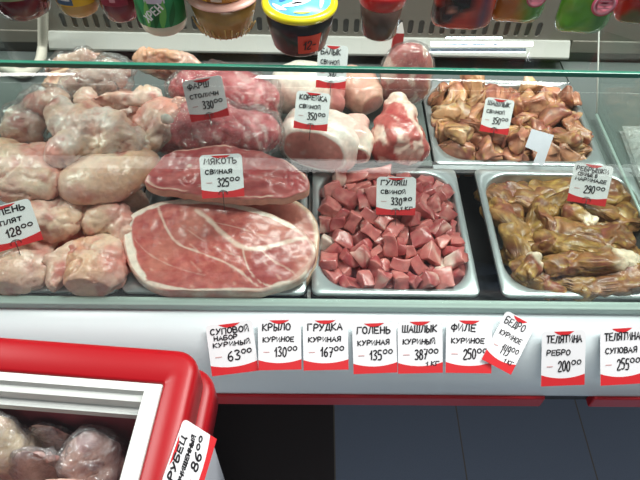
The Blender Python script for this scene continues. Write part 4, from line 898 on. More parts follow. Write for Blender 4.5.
def script(rows, th=None, jit=.05, seed=0, z=.0006):
    """rows: (text, x0, x1, baseline, height, pen). fills x0..x1; returns a flat ribbon mesh"""
    rr = random.Random(seed); vs, fs = [], []
    for txt, x0, x1, yb, h, pen in rows:
        n_ = sum((.4 if c == ' ' else wid(c)+.16) for c in txt)-.16; sx = (x1-x0)/n_; x = x0
        for c in txt:
            if c == ' ': x += .4*sx; continue
            dy = rr.uniform(-jit, jit)*h; sl = rr.uniform(.02, .16)
            for st in G[c]:
                pts = [Vector((x+(px+sl*py*.6)*sx, yb+py*h+dy, 0)) for px, py in st]
                if len(pts) > 2 and c in 'БВРСФЬЫЯ235689ОУ': pts = spline(pts, 3, False)
                for i, p in enumerate(pts):
                    t = (pts[min(i+1, len(pts)-1)]-pts[max(i-1, 0)]).normalized(); nn = Vector((-t.y, t.x, 0))*pen*.5
                    if i == 0: p = p-t*pen*.3
                    if i == len(pts)-1: p = p+t*pen*.3
                    vs += [p+nn+V3((0, 0, z)), p-nn+V3((0, 0, z))]
                    if i: k = len(vs); fs.append((k-4, k-3, k-1, k-2))
            x += (wid(c)+.16)*sx
    return mesh('lettering', vs, fs, None, False)
CW, CH = .066, .069
def cardmesh(w, h):
    def outline():
        pts = []; r = .006
        for cx, cy, a0 in ((w/2-r, h/2-r, 0), (-w/2+r, h/2-r, 90)):
            for k in range(6): a = math.radians(a0+18*k); pts.append((cx+r*math.cos(a), cy+r*math.sin(a)))
        return pts+[(-w/2, -h/2), (w/2, -h/2)]
    o = outline(); bm = bmesh.new()
    a = [bm.verts.new((x, y, 0)) for x, y in o]; b = [bm.verts.new((x, y, -.0006)) for x, y in o]
    bm.faces.new(a); bm.faces.new(b[::-1])
    for i in range(len(o)): bm.faces.new((a[i], b[i], b[(i+1) % len(o)], a[(i+1) % len(o)]))
    return bm_mesh('card', bm)
def bandmesh(w, h):
    vs, fs = [], []; n_ = 14
    for i in range(n_+1):
        x = -w/2+w*i/n_; k = (2*x/w)**2
        vs += [(x, -h/2, .0003), (x, -h/2+h*(.135+.07*k), .0003)]
        if i: j = 2*i; fs.append((j-2, j, j+1, j-1))
    return mesh('red_band', vs, fs, None, False)
def crestmesh(w, h):
    vs, fs = [(0, h/2-.0008, .0003)], []; n_ = 10
    for i in range(n_+1):
        x = -w*.23+w*.46*i/n_; k = 1-(2*x/(w*.46))**2; vs += [(x, h/2-.0015, .0003), (x, h/2-.0015-h*.075*k, .0003)]
        if i: j = 1+2*i; fs.append((j-2, j-1, j+1, j))
    return mesh('red_crest', vs[0:], fs, None, False)
def price_tag(u, v, z, nrm, roll, wpx, hpx, rows, label, group, pin=True, seed=0, pos=None, extra=None):
    """nrm: direction the card faces; roll: degrees counter-clockwise as seen"""
    p = pos if pos is not None else W(u, v, z)
    s = (p-CAM).dot(fw)/F; w = wpx*s
    nrm = nrm.normalized(); view = (p-CAM).normalized()
    h = hpx*s/max(.35, abs(nrm.dot(view)) if True else 1)
    zx = nrm; xx = rt-zx*rt.dot(zx); xx.normalize(); yy = zx.cross(xx)
    a = math.radians(roll); X = xx*math.cos(a)+yy*math.sin(a); Y = zx.cross(X)
    root = empty('price_tag', p, label, 'price tag', group)
    root.matrix_world = Matrix(((X.x, Y.x, zx.x, p.x), (X.y, Y.y, zx.y, p.y), (X.z, Y.z, zx.z, p.z), (0, 0, 0, 1)))
    link('card', cardmesh(w, h), M['card'], root); link('red_band', bandmesh(w, h), M['tagred'], root); link('red_crest', crestmesh(w, h), M['tagred'], root)
    link('lettering', script([(t, x0*w, x1*w, y*h, hh*h, pen*w) for t, x0, x1, y, hh, pen in rows], seed=seed), M['ink'], root)
    link('printed_dash', mesh('printed_dash', [(-.38*w, -.155*h, .0004), (-.24*w, -.155*h, .0004), (-.24*w, -.135*h, .0004), (-.38*w, -.135*h, .0004)], [(0, 1, 2, 3)], None, False), M['inkred'], root)
    if pin:
        pts = [V3((0, -.34*h, .0010)), V3((0.0, -.5*h, .0011)), V3((0, -.8*h, -.004))]
        link('wire_pin', tube('wire_pin', pts, .0006, 6), M['wire'], root)
        lp = [V3((.10*w*math.cos(t*PI/8), -.40*h+.07*h*math.sin(t*PI/8), .0010)) for t in range(-1, 10)]
        link('wire_pin_loop', tube('wire_pin_loop', lp, .0005, 6), M['wire'], root)
    return root
def rows2(a, b, price, cents='00', b2=None, kg=None):
    L_ = len(a); r = []
    if b2 is None:
        r += [(a, -.40, -.40+min(.80, .115*L_+.08), .285, .125, .030), (b, -.39, -.39+min(.74, .095*len(b)+.06), .06, .09, .026)]
    else:
        r += [(a, -.42, .40, .30, .105, .027), (b, -.36, .14, .18, .08, .024), (b2, -.40, .40, .055, .08, .024)]
    r += [(price, -.12, .15, -.235, .185, .030), (cents, .18, .40, -.12, .08, .026)]
    if kg: r.append((kg, .12, .42, -.36, .08, .024))
    return r
toC = lambda p: (CAM-p).normalized()
def mt(u, v, z, roll, w, h, rows, label, seed, tilt=0., pin=True):
    p = W(u, v, z); nrm = toC(p)+V3((0, 0, 1))*tilt; return price_tag(u, v, z, nrm, roll, w, h, rows, label, 'price tags stuck in the meat', pin, seed)
mt(206, 99, 1.022, 6, 39, 40, rows2('ФАРШ', 'СТОЛИЧН', '330'), 'price tag 330 for mince, stuck in the upper bag of minced meat', 1, -.35)
mt(222, 176, 1.0, 3, 42, 43, rows2('МЯКОТЬ', 'СВИНАЯ', '325'), 'price tag 325 for pork pulp, stuck in the long pork slab', 2)
mt(332, 67, 1.03, -4, 30, 42, rows2('БАЛЫК', 'СВИНОЙ', '300'), 'price tag 300 at the back, crossing the green glass edge', 3)
mt(312, 111, .98, -6, 34, 37, rows2('КОРЕЙКА', 'СВИНОЙ', '350'), 'price tag 350 stuck in the white-fat pork loin', 4)
mt(396, 196, .91, -1, 39, 38, rows2('ГУЛЯШ', 'СВИНОЙ', '330', '90', kg='1 КГ'), 'price tag 330 standing in the tray of pork cubes', 5)
mt(497, 116, .905, -8, 28, 34, rows2('ШАШЛЫК', 'СВИНОЙ', '350'), 'price tag 350 standing in the back tray of marinated pork', 6)
mt(590, 184, .90, -9, 36, 40, rows2('РЕБРЫШКИ', 'СВИНЫЕ В', '290', b2='МАРИНАДЕ'), 'price tag 290 standing in the tray of marinated ribs', 7)
mt(10, 226, .935, 15, 50, 44, rows2('ГОЛЕНЬ', 'ЦЫПЛЯТ', '128'), 'price tag 128 on the chicken at the left edge', 8, -.1)
# tags on the front panel
def panel_pt(u, v):
    """where the sight line meets the bulging panel, and the panel's outward direction there"""
    best = None
    for i in range(len(prof)-1):
        a, b = prof[i], prof[i+1]
        for t in (0, .25, .5, .75):
            y, z = a[0]+(b[0]-a[0])*t, a[1]+(b[1]-a[1])*t
            d = ray(u, v); q = CAM+d*((z-CAM.z)/d.z); e = abs(q.y-y)
            if best is None or e < best[0]: best = (e, V3((q.x, y, z)), V3((0, b[1]-a[1], -(b[0]-a[0]))).normalized())
    q, n_ = best[1], best[2]
    if n_.y > 0: n_ = -n_
    return q, n_
FT = [(233, 345, 47, 50, 7, rows2('СУПОВОЙ', 'НАБОР', '63', b2='КУРИНЫЙ'), 'price tag 63 for soup set, leftmost on the white front panel'),
      (280, 342, 43, 50, 1, rows2('КРЫЛО', 'КУРИНОЕ', '130'), 'price tag 130 for wings on the white front panel'),
      (325.5, 342, 45, 50, 1, rows2('ГРУДКА', 'КУРИНАЯ', '167'), 'price tag 167 for breast on the white front panel'),
      (374, 345, 44, 50, 2, rows2('ГОЛЕНЬ', 'КУРИНАЯ', '135'), 'price tag 135 for drumsticks on the white front panel'),
      (419, 344, 45, 51, 1, rows2('ШАШЛЫК', 'КУРИНЫЙ', '387', kg='1 КГ'), 'price tag 387 for chicken kebab on the white front panel'),
      (467, 344, 46, 51, -1, rows2('ФИЛЕ', 'КУРИНОЕ', '250'), 'price tag 250 for fillet on the white front panel'),
      (506, 340, 33, 52, -28, rows2('БЕДРО', 'КУРИНОЕ', '149', kg='1 КГ'), 'crooked price tag 149 overlapping its neighbour on the front panel'),
      (560.5, 354, 44, 50, 2, rows2('ТЕЛЯТИНА', 'РЕБРО', '200'), 'price tag 200 for veal rib, second from the right on the front panel'),
      (619, 353, 44, 50, 3, rows2('ТЕЛЯТИНА', 'СУПОВАЯ', '255'), 'price tag 255 for soup veal, rightmost on the front panel')]
for i, (u, v, w, h, ro, rows, lab) in enumerate(FT):
    q, n_ = panel_pt(u, v); q = q+n_*(.0095+(.002 if i == 6 else (.0012 if i % 2 else 0))); n_ = (n_+V3((0, 0, .28))).normalized()
    price_tag(0, 0, 0, n_, ro, w, h, rows, lab, 'price tags on the front panel', False, 20+i, q)

# ------------------------------------------------------------------ small extras in the well
sp = W(537, 147, .885); so = link('paper_sticker', mesh('paper_sticker', [(-.019, -.026, 0), (.022, -.028, 0), (.019, .028, 0), (-.02, .027, 0), (-.019, -.006, 0), (.004, -.008, 0), (.004, -.027, 0)], [(4, 5, 2, 3), (6, 1, 2, 5)], None, False), plain('sticker_white', (226, 228, 240), .4), None, sp)
so.modifiers.new('t', 'SOLIDIFY').thickness = .0006
nn = toC(sp); so.rotation_euler = nn.to_track_quat('Z', 'Y').to_euler()
tag(so, 'blank white paper sticker lying on the back tray of pork pieces', 'sticker')
# clear printed bag at the right edge
def flatbag():
    bm = bmesh.new(); c = [W(622, 126, .86), W(664, 126, .86), W(682, 190, .86), W(646, 190, .86)]; n_ = 12
    vs, fs = [], []
    for i in range(n_+1):
        for j in range(n_+1):
            a, b = i/n_, j/n_; p = (c[0]*(1-a)+c[1]*a)*(1-b)+(c[3]*(1-a)+c[2]*a)*b
            e = 16*a*(1-a)*b*(1-b); vs.append(p+V3((0, 0, .018*e**.6+.006*nz(p, 45, 3)*e**.5)))
    for i in range(n_):
        for j in range(n_): k = i*(n_+1)+j; fs.append((k, k+n_+1, k+n_+2, k+1))
    k = len(vs); vs += [V3((p.x, p.y, .8475)) for p in vs]; fs += [tuple(reversed([q+k for q in f])) for f in fs]
    base = V3((c[0].x, c[0].y, .8465)); return mesh('printed_bag', [v-base for v in vs], fs), base
fb, base = flatbag(); ob = link('printed_bag', fb, film('printed_film', .45, .12, 70), None, base); tag(ob, 'flat whitish clear plastic bag lying at the right edge of the counter', 'plastic bag')

# ------------------------------------------------------------------ goods on the glass shelf
def on(u, v): return W(u, v, ZS)                        # foot point (front of base) on the shelf
def good(name, u0, u1, v, label, cat):
    a, b = on(u0, v), on(u1, v); r = (b-a).length/2; c = (a+b)/2; c = V3((c.x, c.y+r*.45, ZS+.0005)); return empty(name, c, label, cat), r
def vcol(name, cA, rough=.25, **k): return plain(name, cA, rough, **k)
def labelshell(parent, r, z0, z1, mat, a0=-150, a1=-30, name='label', off=.0006, rfun=None):
    vs, fs = [], []; n_ = 20
    for i in range(n_+1):
        a = math.radians(a0+(a1-a0)*i/n_)
        for z in (z0, z1):
            rr = (rfun(z) if rfun else r)+off; vs.append((rr*math.cos(a), rr*math.sin(a), z))
        if i: k = 2*i; fs.append((k-2, k, k+1, k-1))
    o = link(name, mesh(name, vs, fs), mat, parent); return o
# 1 maroon sauce jar at far left
g, r = good('sauce_jar', -2, 49, 17, 'dark maroon sauce jar, leftmost on the glass shelf', 'jar')
link('jar_body', lathe('jar_body', [(r*.8, 0), (r*.98, .004), (r*1.12, .015), (r*1.2, .03), (r*1.2, .09), (r*1.0, .105), (r*.7, .112)], 36), plain('maroon_sauce', (84, 22, 34), .15, coat=.6), g)
labelshell(g, r*1.205, .036, .085, plain('sage_label', (120, 138, 96), .4))
link('screw_lid', lathe('screw_lid', [(r*.74, .112), (r*.78, .113), (r*.78, .128), (r*.7, .13), (0, .13)], 32), plain('lid_gold', (190, 160, 70), .3, .6), g)
# 2 yellow sauce jar
g, r = good('mustard_jar', 62, 98, 15, 'yellow mustard jar between the maroon jar and the purple bottle', 'jar')
link('jar_body', lathe('jar_body', [(r*.8, 0), (r, .004), (r*1.2, .014), (r*1.22, .08), (r*.9, .092), (r*.8, .098)], 32), plain('mustard', (176, 140, 72), .2, coat=.5), g)
labelshell(g, r*1.23, .022, .075, plain('yellow_label', (216, 172, 40), .4), -120, -30)
lb = labelshell(g, r*1.235, .024, .07, plain('blue_label', (70, 100, 132), .4), -128, -84, 'label_panel')
labelshell(g, r*1.24, .030, .036, plain('white_print', (230, 230, 230), .4), -124, -90, 'label_stripe')
link('screw_lid', lathe('screw_lid', [(r*.84, .098), (r*.9, .099), (r*.9, .112), (0, .113)], 32), plain('lid_white', (220, 220, 214), .4), g)
# 3 purple bottle
g, r = good('juice_bottle', 106, 138, 20, 'purple-red sauce bottle left of the green-labelled jar', 'bottle')
link('bottle_body', lathe('bottle_body', [(r*.85, 0), (r, .004), (r*1.2, .02), (r*1.22, .09), (r*.6, .13), (r*.5, .15)], 32), plain('purple_sauce', (112, 28, 48), .18, coat=.6), g)
labelshell(g, r*1.225, .028, .085, plain('berry_label', (150, 44, 66), .4, var=.4, bscale=300), -130, -50)
labelshell(g, r*1.23, .034, .042, plain('berry_print', (214, 150, 160), .4), -100, -84, 'label_mark')
link('screw_cap', lathe('screw_cap', [(r*.55, .15), (r*.58, .151), (r*.58, .168), (0, .169)], 24), plain('cap_red', (180, 30, 30), .4), g)
# 4 horseradish jar, white with a green label
g, r = good('horseradish_jar', 141, 186, 32, 'white jar with a green leafy label on the glass shelf', 'jar')
link('jar_body', lathe('jar_body', [(r*.84, 0), (r*.98, .004), (r*1.06, .013), (r*1.08, .085), (r*.9, .098), (r*.84, .1)], 40), plain('horseradish', (208, 204, 182), .2, coat=.5), g)
labelshell(g, r*1.085, .017, .08, plain('green_label', (40, 128, 74), .35, var=.3, bscale=160), -170, -10)
def leafshell(a, w, z0, z1, mat, lean=0):
    vs, fs = [], []; n_ = 10
    for i in range(n_+1):
        t = i/n_; ww = w*math.sin(PI*min(1, t*.9+.1)); z = z0+(z1-z0)*t
        for sg in (-1, 1):
            an = math.radians(a+lean*t+sg*ww); rr = r*1.085+.0011; vs.append((rr*math.cos(an), rr*math.sin(an), z))
        if i: k = 2*i; fs.append((k-2, k-1, k+1, k))
    return link('leaf_print', mesh('leaf_print', vs, fs), mat, g)
lg, dg_ = plain('leaf_light', (108, 176, 84), .4), plain('leaf_dark', (24, 96, 48), .4)
for a, w_, z1, le, m_ in ((-128, 7, .05, -14, dg_), (-112, 8, .055, 4, lg), (-96, 6, .05, 16, dg_), (-80, 8, .055, 10, lg), (-62, 7, .05, 16, dg_)): leafshell(a, w_, .017, z1, m_, le)
def bend_text(me, r_, a0, zc):
    for v in me.vertices:
        an = a0+v.co.x/r_; x, y = (r_+v.co.z)*math.cos(an), (r_+v.co.z)*math.sin(an); v.co = V3((x, y, zc+v.co.y))
    return me
tx = script([('ХРЕН', -.014, .014, 0, .011, .0022)], seed=3, z=.0016)
for v in tx.vertices:
    x, y = v.co.x, v.co.y; v.co.x, v.co.y = x*.75-y*.55, x*.7+y*.7
link('lettering', bend_text(tx, r*1.085, -PI/2-.02, .034), plain('print_white', (232, 234, 232), .4), g)
labelshell(g, r*1.09, .05, .062, plain('print_lilac', (206, 200, 216), .4), -112, -66, 'label_stripe')
link('screw_lid', lathe('screw_lid', [(r*.88, .1), (r*.94, .101), (r*.94, .116), (0, .117)], 32), plain('lid_green', (40, 110, 60), .4), g)
# 5 golden salad tub, second tub stacked on it
cl = glass('tub_plastic', (.9, .86, .78), .08, .5, .08)
def tub(u0, u1, v, rimk, hgt, cbody, label, z0=0, name='salad_tub', rimc=(222, 176, 160), lid=None):
    g, r = good(name, u0, u1, v, label, 'tub'); g.location.z += z0
    link('tub_body', lathe('tub_body', [(r*.93, 0), (r, .003), (r*(1+(rimk-1)*.5), hgt*.5), (r*rimk*.97, hgt), (r*rimk*.9, hgt), (0, hgt-.003)], 44), plain(name+'_fill', cbody, .25, var=.35, bscale=260, coat=.5), g)
    link('rim', lathe('rim', [(r*rimk*.97, hgt-.002), (r*rimk*1.03, hgt-.001), (r*rimk*1.03, hgt+.001), (r*rimk*.92, hgt+.004)], 44), plain(name+'_rim', rimc, .3), g)
    return g, r
g, r = tub(199, 251, 33, 1.34, .048, (164, 128, 70), 'clear tub of golden brown salad, lower one of the stack of two')
for k in range(14):
    a = math.radians(-165+150*k/13); zz = R.uniform(.012, .024)
    link('salad_shred', tube('salad_shred', [V3((r*1.03*math.cos(a), r*1.03*math.sin(a), .002)), V3(((r*1.22+.0006)*math.cos(a), (r*1.22+.0006)*math.sin(a), zz*.9))], .0009, 5), plain('shred', (206, 172, 104), .4), g)
g2 = empty('salad_tub', g.location+V3((0, 0, .0525)), 'upper tub of yellow salad stacked on the golden tub', 'tub')
link('tub_body', lathe('tub_body', [(r*1.05, 0), (r*1.1, .003), (r*1.34, .03), (r*1.26, .03), (0, .028)], 44), plain('salad_fill_yellow', (186, 134, 48), .25, var=.4, bscale=200, coat=.5), g2)
link('rim', lathe('rim', [(r*1.33, .028), (r*1.38, .029), (r*1.38, .032), (r*1.26, .033)], 44), plain('tub_rim_clear', (214, 190, 160), .3), g2)
labelshell(g2, r*1.2, .003, .012, plain('label_yellow', (232, 190, 40), .4), -140, -112, 'label', rfun=lambda z: r*(1.105+z/.03*.25))
labelshell(g2, r*1.2, .004, .008, plain('label_cream', (226, 214, 190), .4), -104, -84, 'label_stripe', rfun=lambda z: r*(1.105+z/.03*.25))
# 6 black tub with yellow rim and blue lid
g, r = good('caviar_tub', 273, 326, 50, 'black tub with yellow rim, blue lid and orange 12 sticker', 'tub')
hg = .056; rk = 1.32
link('tub_body', lathe('tub_body', [(r*.92, 0), (r, .003), (r*1.2, hg*.55), (r*rk*.96, hg)], 48), plain('black_tub', (34, 34, 36), .3, coat=.3, var=.4, bscale=300), g)
link('yellow_rim', lathe('yellow_rim', [(r*rk*.95, hg-.003), (r*rk*1.03, hg-.003), (r*rk*1.05, hg+.001), (r*rk*1.0, hg+.005), (r*rk*.86, hg+.005), (r*rk*.86, hg+.002), (0, hg+.002)], 48), plain('rim_yellow', (222, 214, 30), .3, coat=.4), g)
link('blue_lid', lathe('blue_lid', [(r*rk*.86, hg+.0022), (r*rk*.85, hg+.0045), (0, hg+.0047)], 48), plain('lid_blue', (96, 178, 216), .3, var=.15, bscale=120), g)
def swoosh(pts, w, nm, mat):
    ps = spline([V3((x, y, hg+.0053)) for x, y in pts], 6, False); vs, fs = [], []; n_ = len(ps)
    for i, p in enumerate(ps):
        t = (ps[min(i+1, n_-1)]-ps[max(i-1, 0)]).normalized(); nn = V3((-t.y, t.x, 0))*w*(.25+math.sin(PI*i/(n_-1)))
        vs += [p+nn, p-nn]
        if i: k = 2*i; fs.append((k-2, k-1, k+1, k))
    return link(nm, mesh(nm, vs, fs, None, False), mat, g)
wp = plain('lid_print_white', (236, 240, 244), .35); bp_ = plain('lid_print_brown', (120, 84, 60), .4); db = plain('lid_print_blue', (44, 110, 176), .4)
swoosh([(-r*.6, -r*.5), (-r*.2, -r*.35), (r*.2, -r*.1), (r*.5, r*.2)], r*.13, 'lid_print', wp)
swoosh([(-r*.25, -r*.1), (r*.0, r*.05), (r*.3, r*.1)], r*.1, 'lid_print', wp)
swoosh([(-r*.3, -r*.35), (-r*.05, -r*.25), (r*.12, -r*.3)], r*.05, 'lid_print', bp_)
swoosh([(-r*.95, -r*.35), (-r*.7, -r*.62), (-r*.45, -r*.75)], r*.08, 'lid_print', wp)
swoosh([(r*.75, -r*.6), (r*.8, -r*.1), (r*.78, r*.4)], r*.06, 'lid_print', wp)
swoosh([(-r*.7, -r*.2), (-r*.6, r*.05), (-r*.68, r*.3)], r*.1, 'lid_print', db)
swoosh([(-r*.2, -r*.9), (r*.1, -r*.92), (r*.4, -r*.85)], r*.05, 'lid_print', plain('lid_print_gold', (196, 206, 90), .4))
rf = lambda z: r*(1+.2*min(1, z/(hg*.55))) if z < hg*.55 else r*(1.2+(rk*.96-1.2)*(z-hg*.55)/(hg*.45))
so = labelshell(g, r, .008, .036, plain('sticker_orange', (222, 66, 44), .45), -92, -50, 'price_sticker', .0008, rf)
tx = script([('12-', -.009, .009, 0, .013, .0018)], seed=5, z=.0018)
for v in tx.vertices:
    z = .015+v.co.y; an = math.radians(-70)+v.co.x/(r*1.2); rr = rf(z)+.0016; v.co = V3((rr*math.cos(an), rr*math.sin(an), z))
link('lettering', tx, M['ink'], so)
# 7 dark cup with a red lid
g, r = good('sauce_cup', 361, 397, 37, 'tall dark brown cup with a red lid on the shelf', 'cup')
link('cup_body', lathe('cup_body', [(r*.92, 0), (r, .003), (r*1.22, .06)], 36), plain('brown_cup', (84, 66, 58), .25, coat=.5, var=.2), g)
link('red_lid', lathe('red_lid', [(r*1.18, .044), (r*1.24, .046), (r*1.36, .058), (r*1.36, .064), (r*1.2, .067), (0, .067)], 36), plain('cup_lid_red', (178, 34, 34), .3, coat=.4), g)
# small red and white carton tip behind it
p = WY(399, 32, YB-.04)
g = empty('small_carton', V3((p.x, p.y-.0, ZR-.004)), 'small red and white carton at the back wall behind the brown cup', 'carton')
g.location.z = .8455
hz = p.z-.8455
link('carton_body', mesh('carton_body', [(-.012, -.01, 0), (.012, -.01, 0), (.012, .01, 0), (-.012, .01, 0), (-.010, -.005, hz), (.010, -.005, hz), (.010, .005, hz), (-.010, .005, hz)], [(0, 3, 2, 1), (0, 1, 5, 4), (1, 2, 6, 5), (2, 3, 7, 6), (3, 0, 4, 7), (4, 5, 6, 7)], None, False), plain('carton_red', (188, 52, 52), .5), g)
link('carton_top', mesh('carton_top', [(-.010, -.005, hz), (.010, -.005, hz), (.010, .005, hz), (-.010, .005, hz), (.002, 0, hz+.022), (.004, 0, hz+.022)], [(0, 1, 5, 4), (1, 2, 5), (2, 3, 4, 5), (3, 0, 4)], None, False), plain('carton_white', (228, 224, 220), .5), g)
# pouches: pillow-shaped standing packs
def pouch(name, u0, u1, v, hgt, depth, cfn, label, cat, mat=None, lean=0):
    a, b = on(u0, v), on(u1, v); w = (b-a).length/2; c = (a+b)/2
    g = empty(name, V3((c.x, c.y+depth*.6, ZS+.0005)), label, cat)
    vs, fs, cols = [], [], []; nu, nv = 28, 22
    for j in range(nv+1):
        t = j/nv; tk = math.sqrt(max(0, 1-(abs(t-.42)/.6)**2.2)) if True else 1
        if t < .06: tk *= .55+.45*t/.06
        for i in range(nu):
            an = 2*PI*i/nu; x = math.copysign(abs(math.cos(an))**.8, math.cos(an))*w*(1-.08*t+(0 if t > .12 else -.18*(1-t/.12)**2)); y = math.sin(an)*depth*tk
            p = V3((x, y+lean*t, t*hgt)); k = .004*nz(p, 45, len(name)); p += V3((k*.5, k, 0)); p.z = max(0, p.z)
            vs.append(p); cols.append(cfn(x/w, t, p))
    for j in range(nv):
        for i in range(nu): q, e = j*nu+i, j*nu+(i+1) % nu; fs.append((q, e, e+nu, q+nu))
    fs.append(tuple(reversed(range(nu)))); fs.append(tuple(range(nv*nu, (nv+1)*nu)))
    link('pouch_body', mesh('pouch_body', vs, fs, cols), mat or M['pouch'], g); return g, w
M['pouch'] = painted('printed_pouch', .25, .3, 60, .06, 0, .5)
def c8f(s, t, p):
    c = mixc(lin((126, 34, 30)), lin((190, 62, 44)), .5+1.2*nz(p, 34, 2)); c = mixc(c, lin((42, 26, 26)), sm(.05, .3, nz(p, 26, 5))); c = mixc(c, lin((204, 130, 110)), sm(.35, .5, nz(p, 50, 8))); return mixc(c, lin((40, 62, 92)), .7*sm(.25, .45, s)*(1-sm(.6, .75, s)))
g, w = pouch('vegetable_pack', 430, 492, 32, .12, .028, c8f, 'clear pack of red and dark pickled vegetables, right of the brown cup', 'food pack')
def c9f(s, t, p): return mixc(mixc(lin((176, 104, 50)), lin((196, 134, 60)), .5+nz(p, 30, 4)), lin((74, 132, 42)), sm(-.15, .05, s+.25*t-.1))
g, w = pouch('sauce_pouch', 489, 541, 25, .13, .022, c9f, 'orange and green sauce pouch beside the vegetable pack', 'sauce pouch')
def disc(parent, x, z, r_, c1, c2, y):
    ob = link('round_logo', lathe('round_logo', [(r_, 0), (r_, .0008), (0, .0009)], 28), plain('logo_pink', c1, .4), parent); ob.rotation_euler = (PI/2, 0, 0); ob.location = (x, y, z)
    ob2 = link('logo_ring', lathe('logo_ring', [(r_*.85, .001), (r_*.85, .0012), (r_*.7, .0012), (r_*.7, .001)], 28), plain('logo_light', c2, .4), ob)
    o3 = link('logo_lines', mesh('logo_lines', [(-r_*.5, r_*y_, .0013) if s_ == 0 else ((r_*.5, r_*y_, .0013) if s_ == 1 else ((r_*.5, r_*(y_+.12), .0013) if s_ == 2 else (-r_*.5, r_*(y_+.12), .0013))) for y_ in (-.35, -.05, .25) for s_ in range(4)], [(0, 1, 2, 3), (4, 5, 6, 7), (8, 9, 10, 11)], None, False), plain('logo_line', c2, .4), ob)
disc(g, w*.38, .045, .013, (196, 88, 112), (226, 160, 176), -.0235)
sb = link('barcode_strip', boxmesh('barcode_strip', -w*1.06, -w*.92, -.012, -.0105, .022, .07), plain('strip_white', (226, 222, 212), .4), g)
def c10f(s, t, p): return mixc(mixc(lin((84, 144, 44)), lin((104, 164, 54)), .5+nz(p, 25, 6)), lin((48, 104, 40)), .8*sm(.0, .12, s-.55*(t*2-.3)))
g, w = pouch('sauce_pouch', 554, 606, 36, .14, .024, c10f, 'bright green sauce pouch with a pink round logo at the right', 'sauce pouch')
disc(g, w*.25, .052, .016, (192, 84, 106), (224, 158, 172), -.0262)
def c11f(s, t, p): return mixc(mixc(lin((150, 26, 28)), lin((190, 40, 36)), .5+1.2*nz(p, 40, 9)), lin((92, 86, 56)), sm(.18, .4, nz(p, 26, 3)))
g, w = pouch('tomato_pack', 614, 668, 27, .11, .028, c11f, 'clear pack of red tomatoes at the right end of the shelf', 'food pack')

# ------------------------------------------------------------------ chest freezer, front left
ZF = .95
ca = W(0, 337, ZF); cb = W(198, 352, ZF); e1 = (cb-ca); e1.z = 0; e1.normalize(); rzf = math.atan2(e1.y, e1.x)
fr = empty('chest_freezer', V3((cb.x, cb.y, 0)), 'red-rimmed white chest freezer with glass lid in the lower left', 'freezer', None, rzf)
LX, LY = -.63, -.56
Mi = Matrix.Rotation(-rzf, 4, 'Z') @ Matrix.Translation(-V3((cb.x, cb.y, 0)))
def FL(u, v, z=ZF): return Mi @ W(u, v, z)
yi = FL(0, 370).y; xi = FL(165, 376).x                # inner edge of the red rim
def ringmesh(name, xa, xb, ya, yb, wx, wy0, wy1, z0, z1, bev, rad=.02):
    """rounded frame: outer xa..xb, ya..yb; wx right/left width, wy0 front, wy1 back"""
    def rr(x0, x1, y0_, y1_, r, n_=7):
        o = []
        for cx, cy, a0 in ((x1-r, y1_-r, 0), (x0+r, y1_-r, 90), (x0+r, y0_+r, 180), (x1-r, y0_+r, 270)):
            for k in range(n_+1): a = math.radians(a0+90*k/n_); o.append((cx+r*math.cos(a), cy+r*math.sin(a)))
        return o
    lev = []
    b = bev
    O = lambda d, z, r=rad: [(x, y, z) for x, y in rr(xa+d, xb-d, ya+d, yb-d, max(.002, r-d))]
    I = lambda d, z: [(x, y, z) for x, y in rr(xa+wx-d, xb-wx+d, ya+wy0-d, yb-wy1+d, .004)]
    lev = [I(0, z0), O(0, z0)]
    for a in (0, 18, 36, 54, 72, 90): lev.append(O(b*(1-math.cos(math.radians(a))), z1-b+b*math.sin(math.radians(a))))
    lev += [I(.003, z1), I(0, z1-.003)]
    k = len(lev[0]); vs = [p for l in lev for p in l]; fs = []
    for i in range(len(lev)):
        for j in range(k): a, c = i*k+j, i*k+(j+1) % k; i2 = (i+1) % len(lev); fs.append((a, c, i2*k+(j+1) % k, i2*k+j))
    me = mesh(name, vs, fs); bm = bmesh.new(); bm.from_mesh(me); bmesh.ops.recalc_face_normals(bm, faces=bm.faces); bm.to_mesh(me); bm.free(); return me
wx, wy = -xi, -yi
link('red_rim', ringmesh('red_rim', LX, .004, LY, .004, wx+.004, wy+.004, wy+.004, ZF-.05, ZF, .012, .03), M['freezer_red'], fr)
link('lower_rim', ringmesh('lower_rim', LX-.01, .018, LY-.01, .008, .03, .03, .03, ZF-.10, ZF-.051, .012, .035), M['freezer_red'], fr)
# body with hollow inside
def bodymesh():
    bm = bmesh.new(); t = .044; x0, x1, ya, yb = LX+.02, -.008, LY+.02, -.018
    o = [(x0, ya), (x1, ya), (x1, yb), (x0, yb)]; i_ = [(x0+t, ya+t), (x1-t, ya+t), (x1-t, yb-t), (x0+t, yb-t)]
    A = [bm.verts.new((x, y, .03)) for x, y in o]; B = [bm.verts.new((x, y, ZF-.056)) for x, y in o]
    C = [bm.verts.new((x, y, ZF-.056)) for x, y in i_]; D = [bm.verts.new((x, y, ZF-.30)) for x, y in i_]
    bm.faces.new(A[::-1]); bm.faces.new(D)
    for k in range(4):
        j = (k+1) % 4; bm.faces.new((A[k], A[j], B[j], B[k])); bm.faces.new((B[k], B[j], C[j], C[k])); bm.faces.new((C[k], C[j], D[j], D[k]))
    return bm_mesh('body', bm)
link('body', bodymesh(), M['freezer_white'], fr)
lt = .05
link('liner', extrude_x('liner', [(LY+.071, ZF-.055), (LY+.071, ZF-.29), (-.064, ZF-.29), (-.064, ZF-.055), (-.066, ZF-.055), (-.066, ZF-.288), (LY+.073, ZF-.288), (LY+.073, ZF-.055)], LX+.071, -.06, False), M['freezer_in'], fr)
link('liner_side', boxmesh('liner_side', -.0625, -.0605, LY+.073, -.066, ZF-.288, ZF-.055), M['freezer_in'], fr)
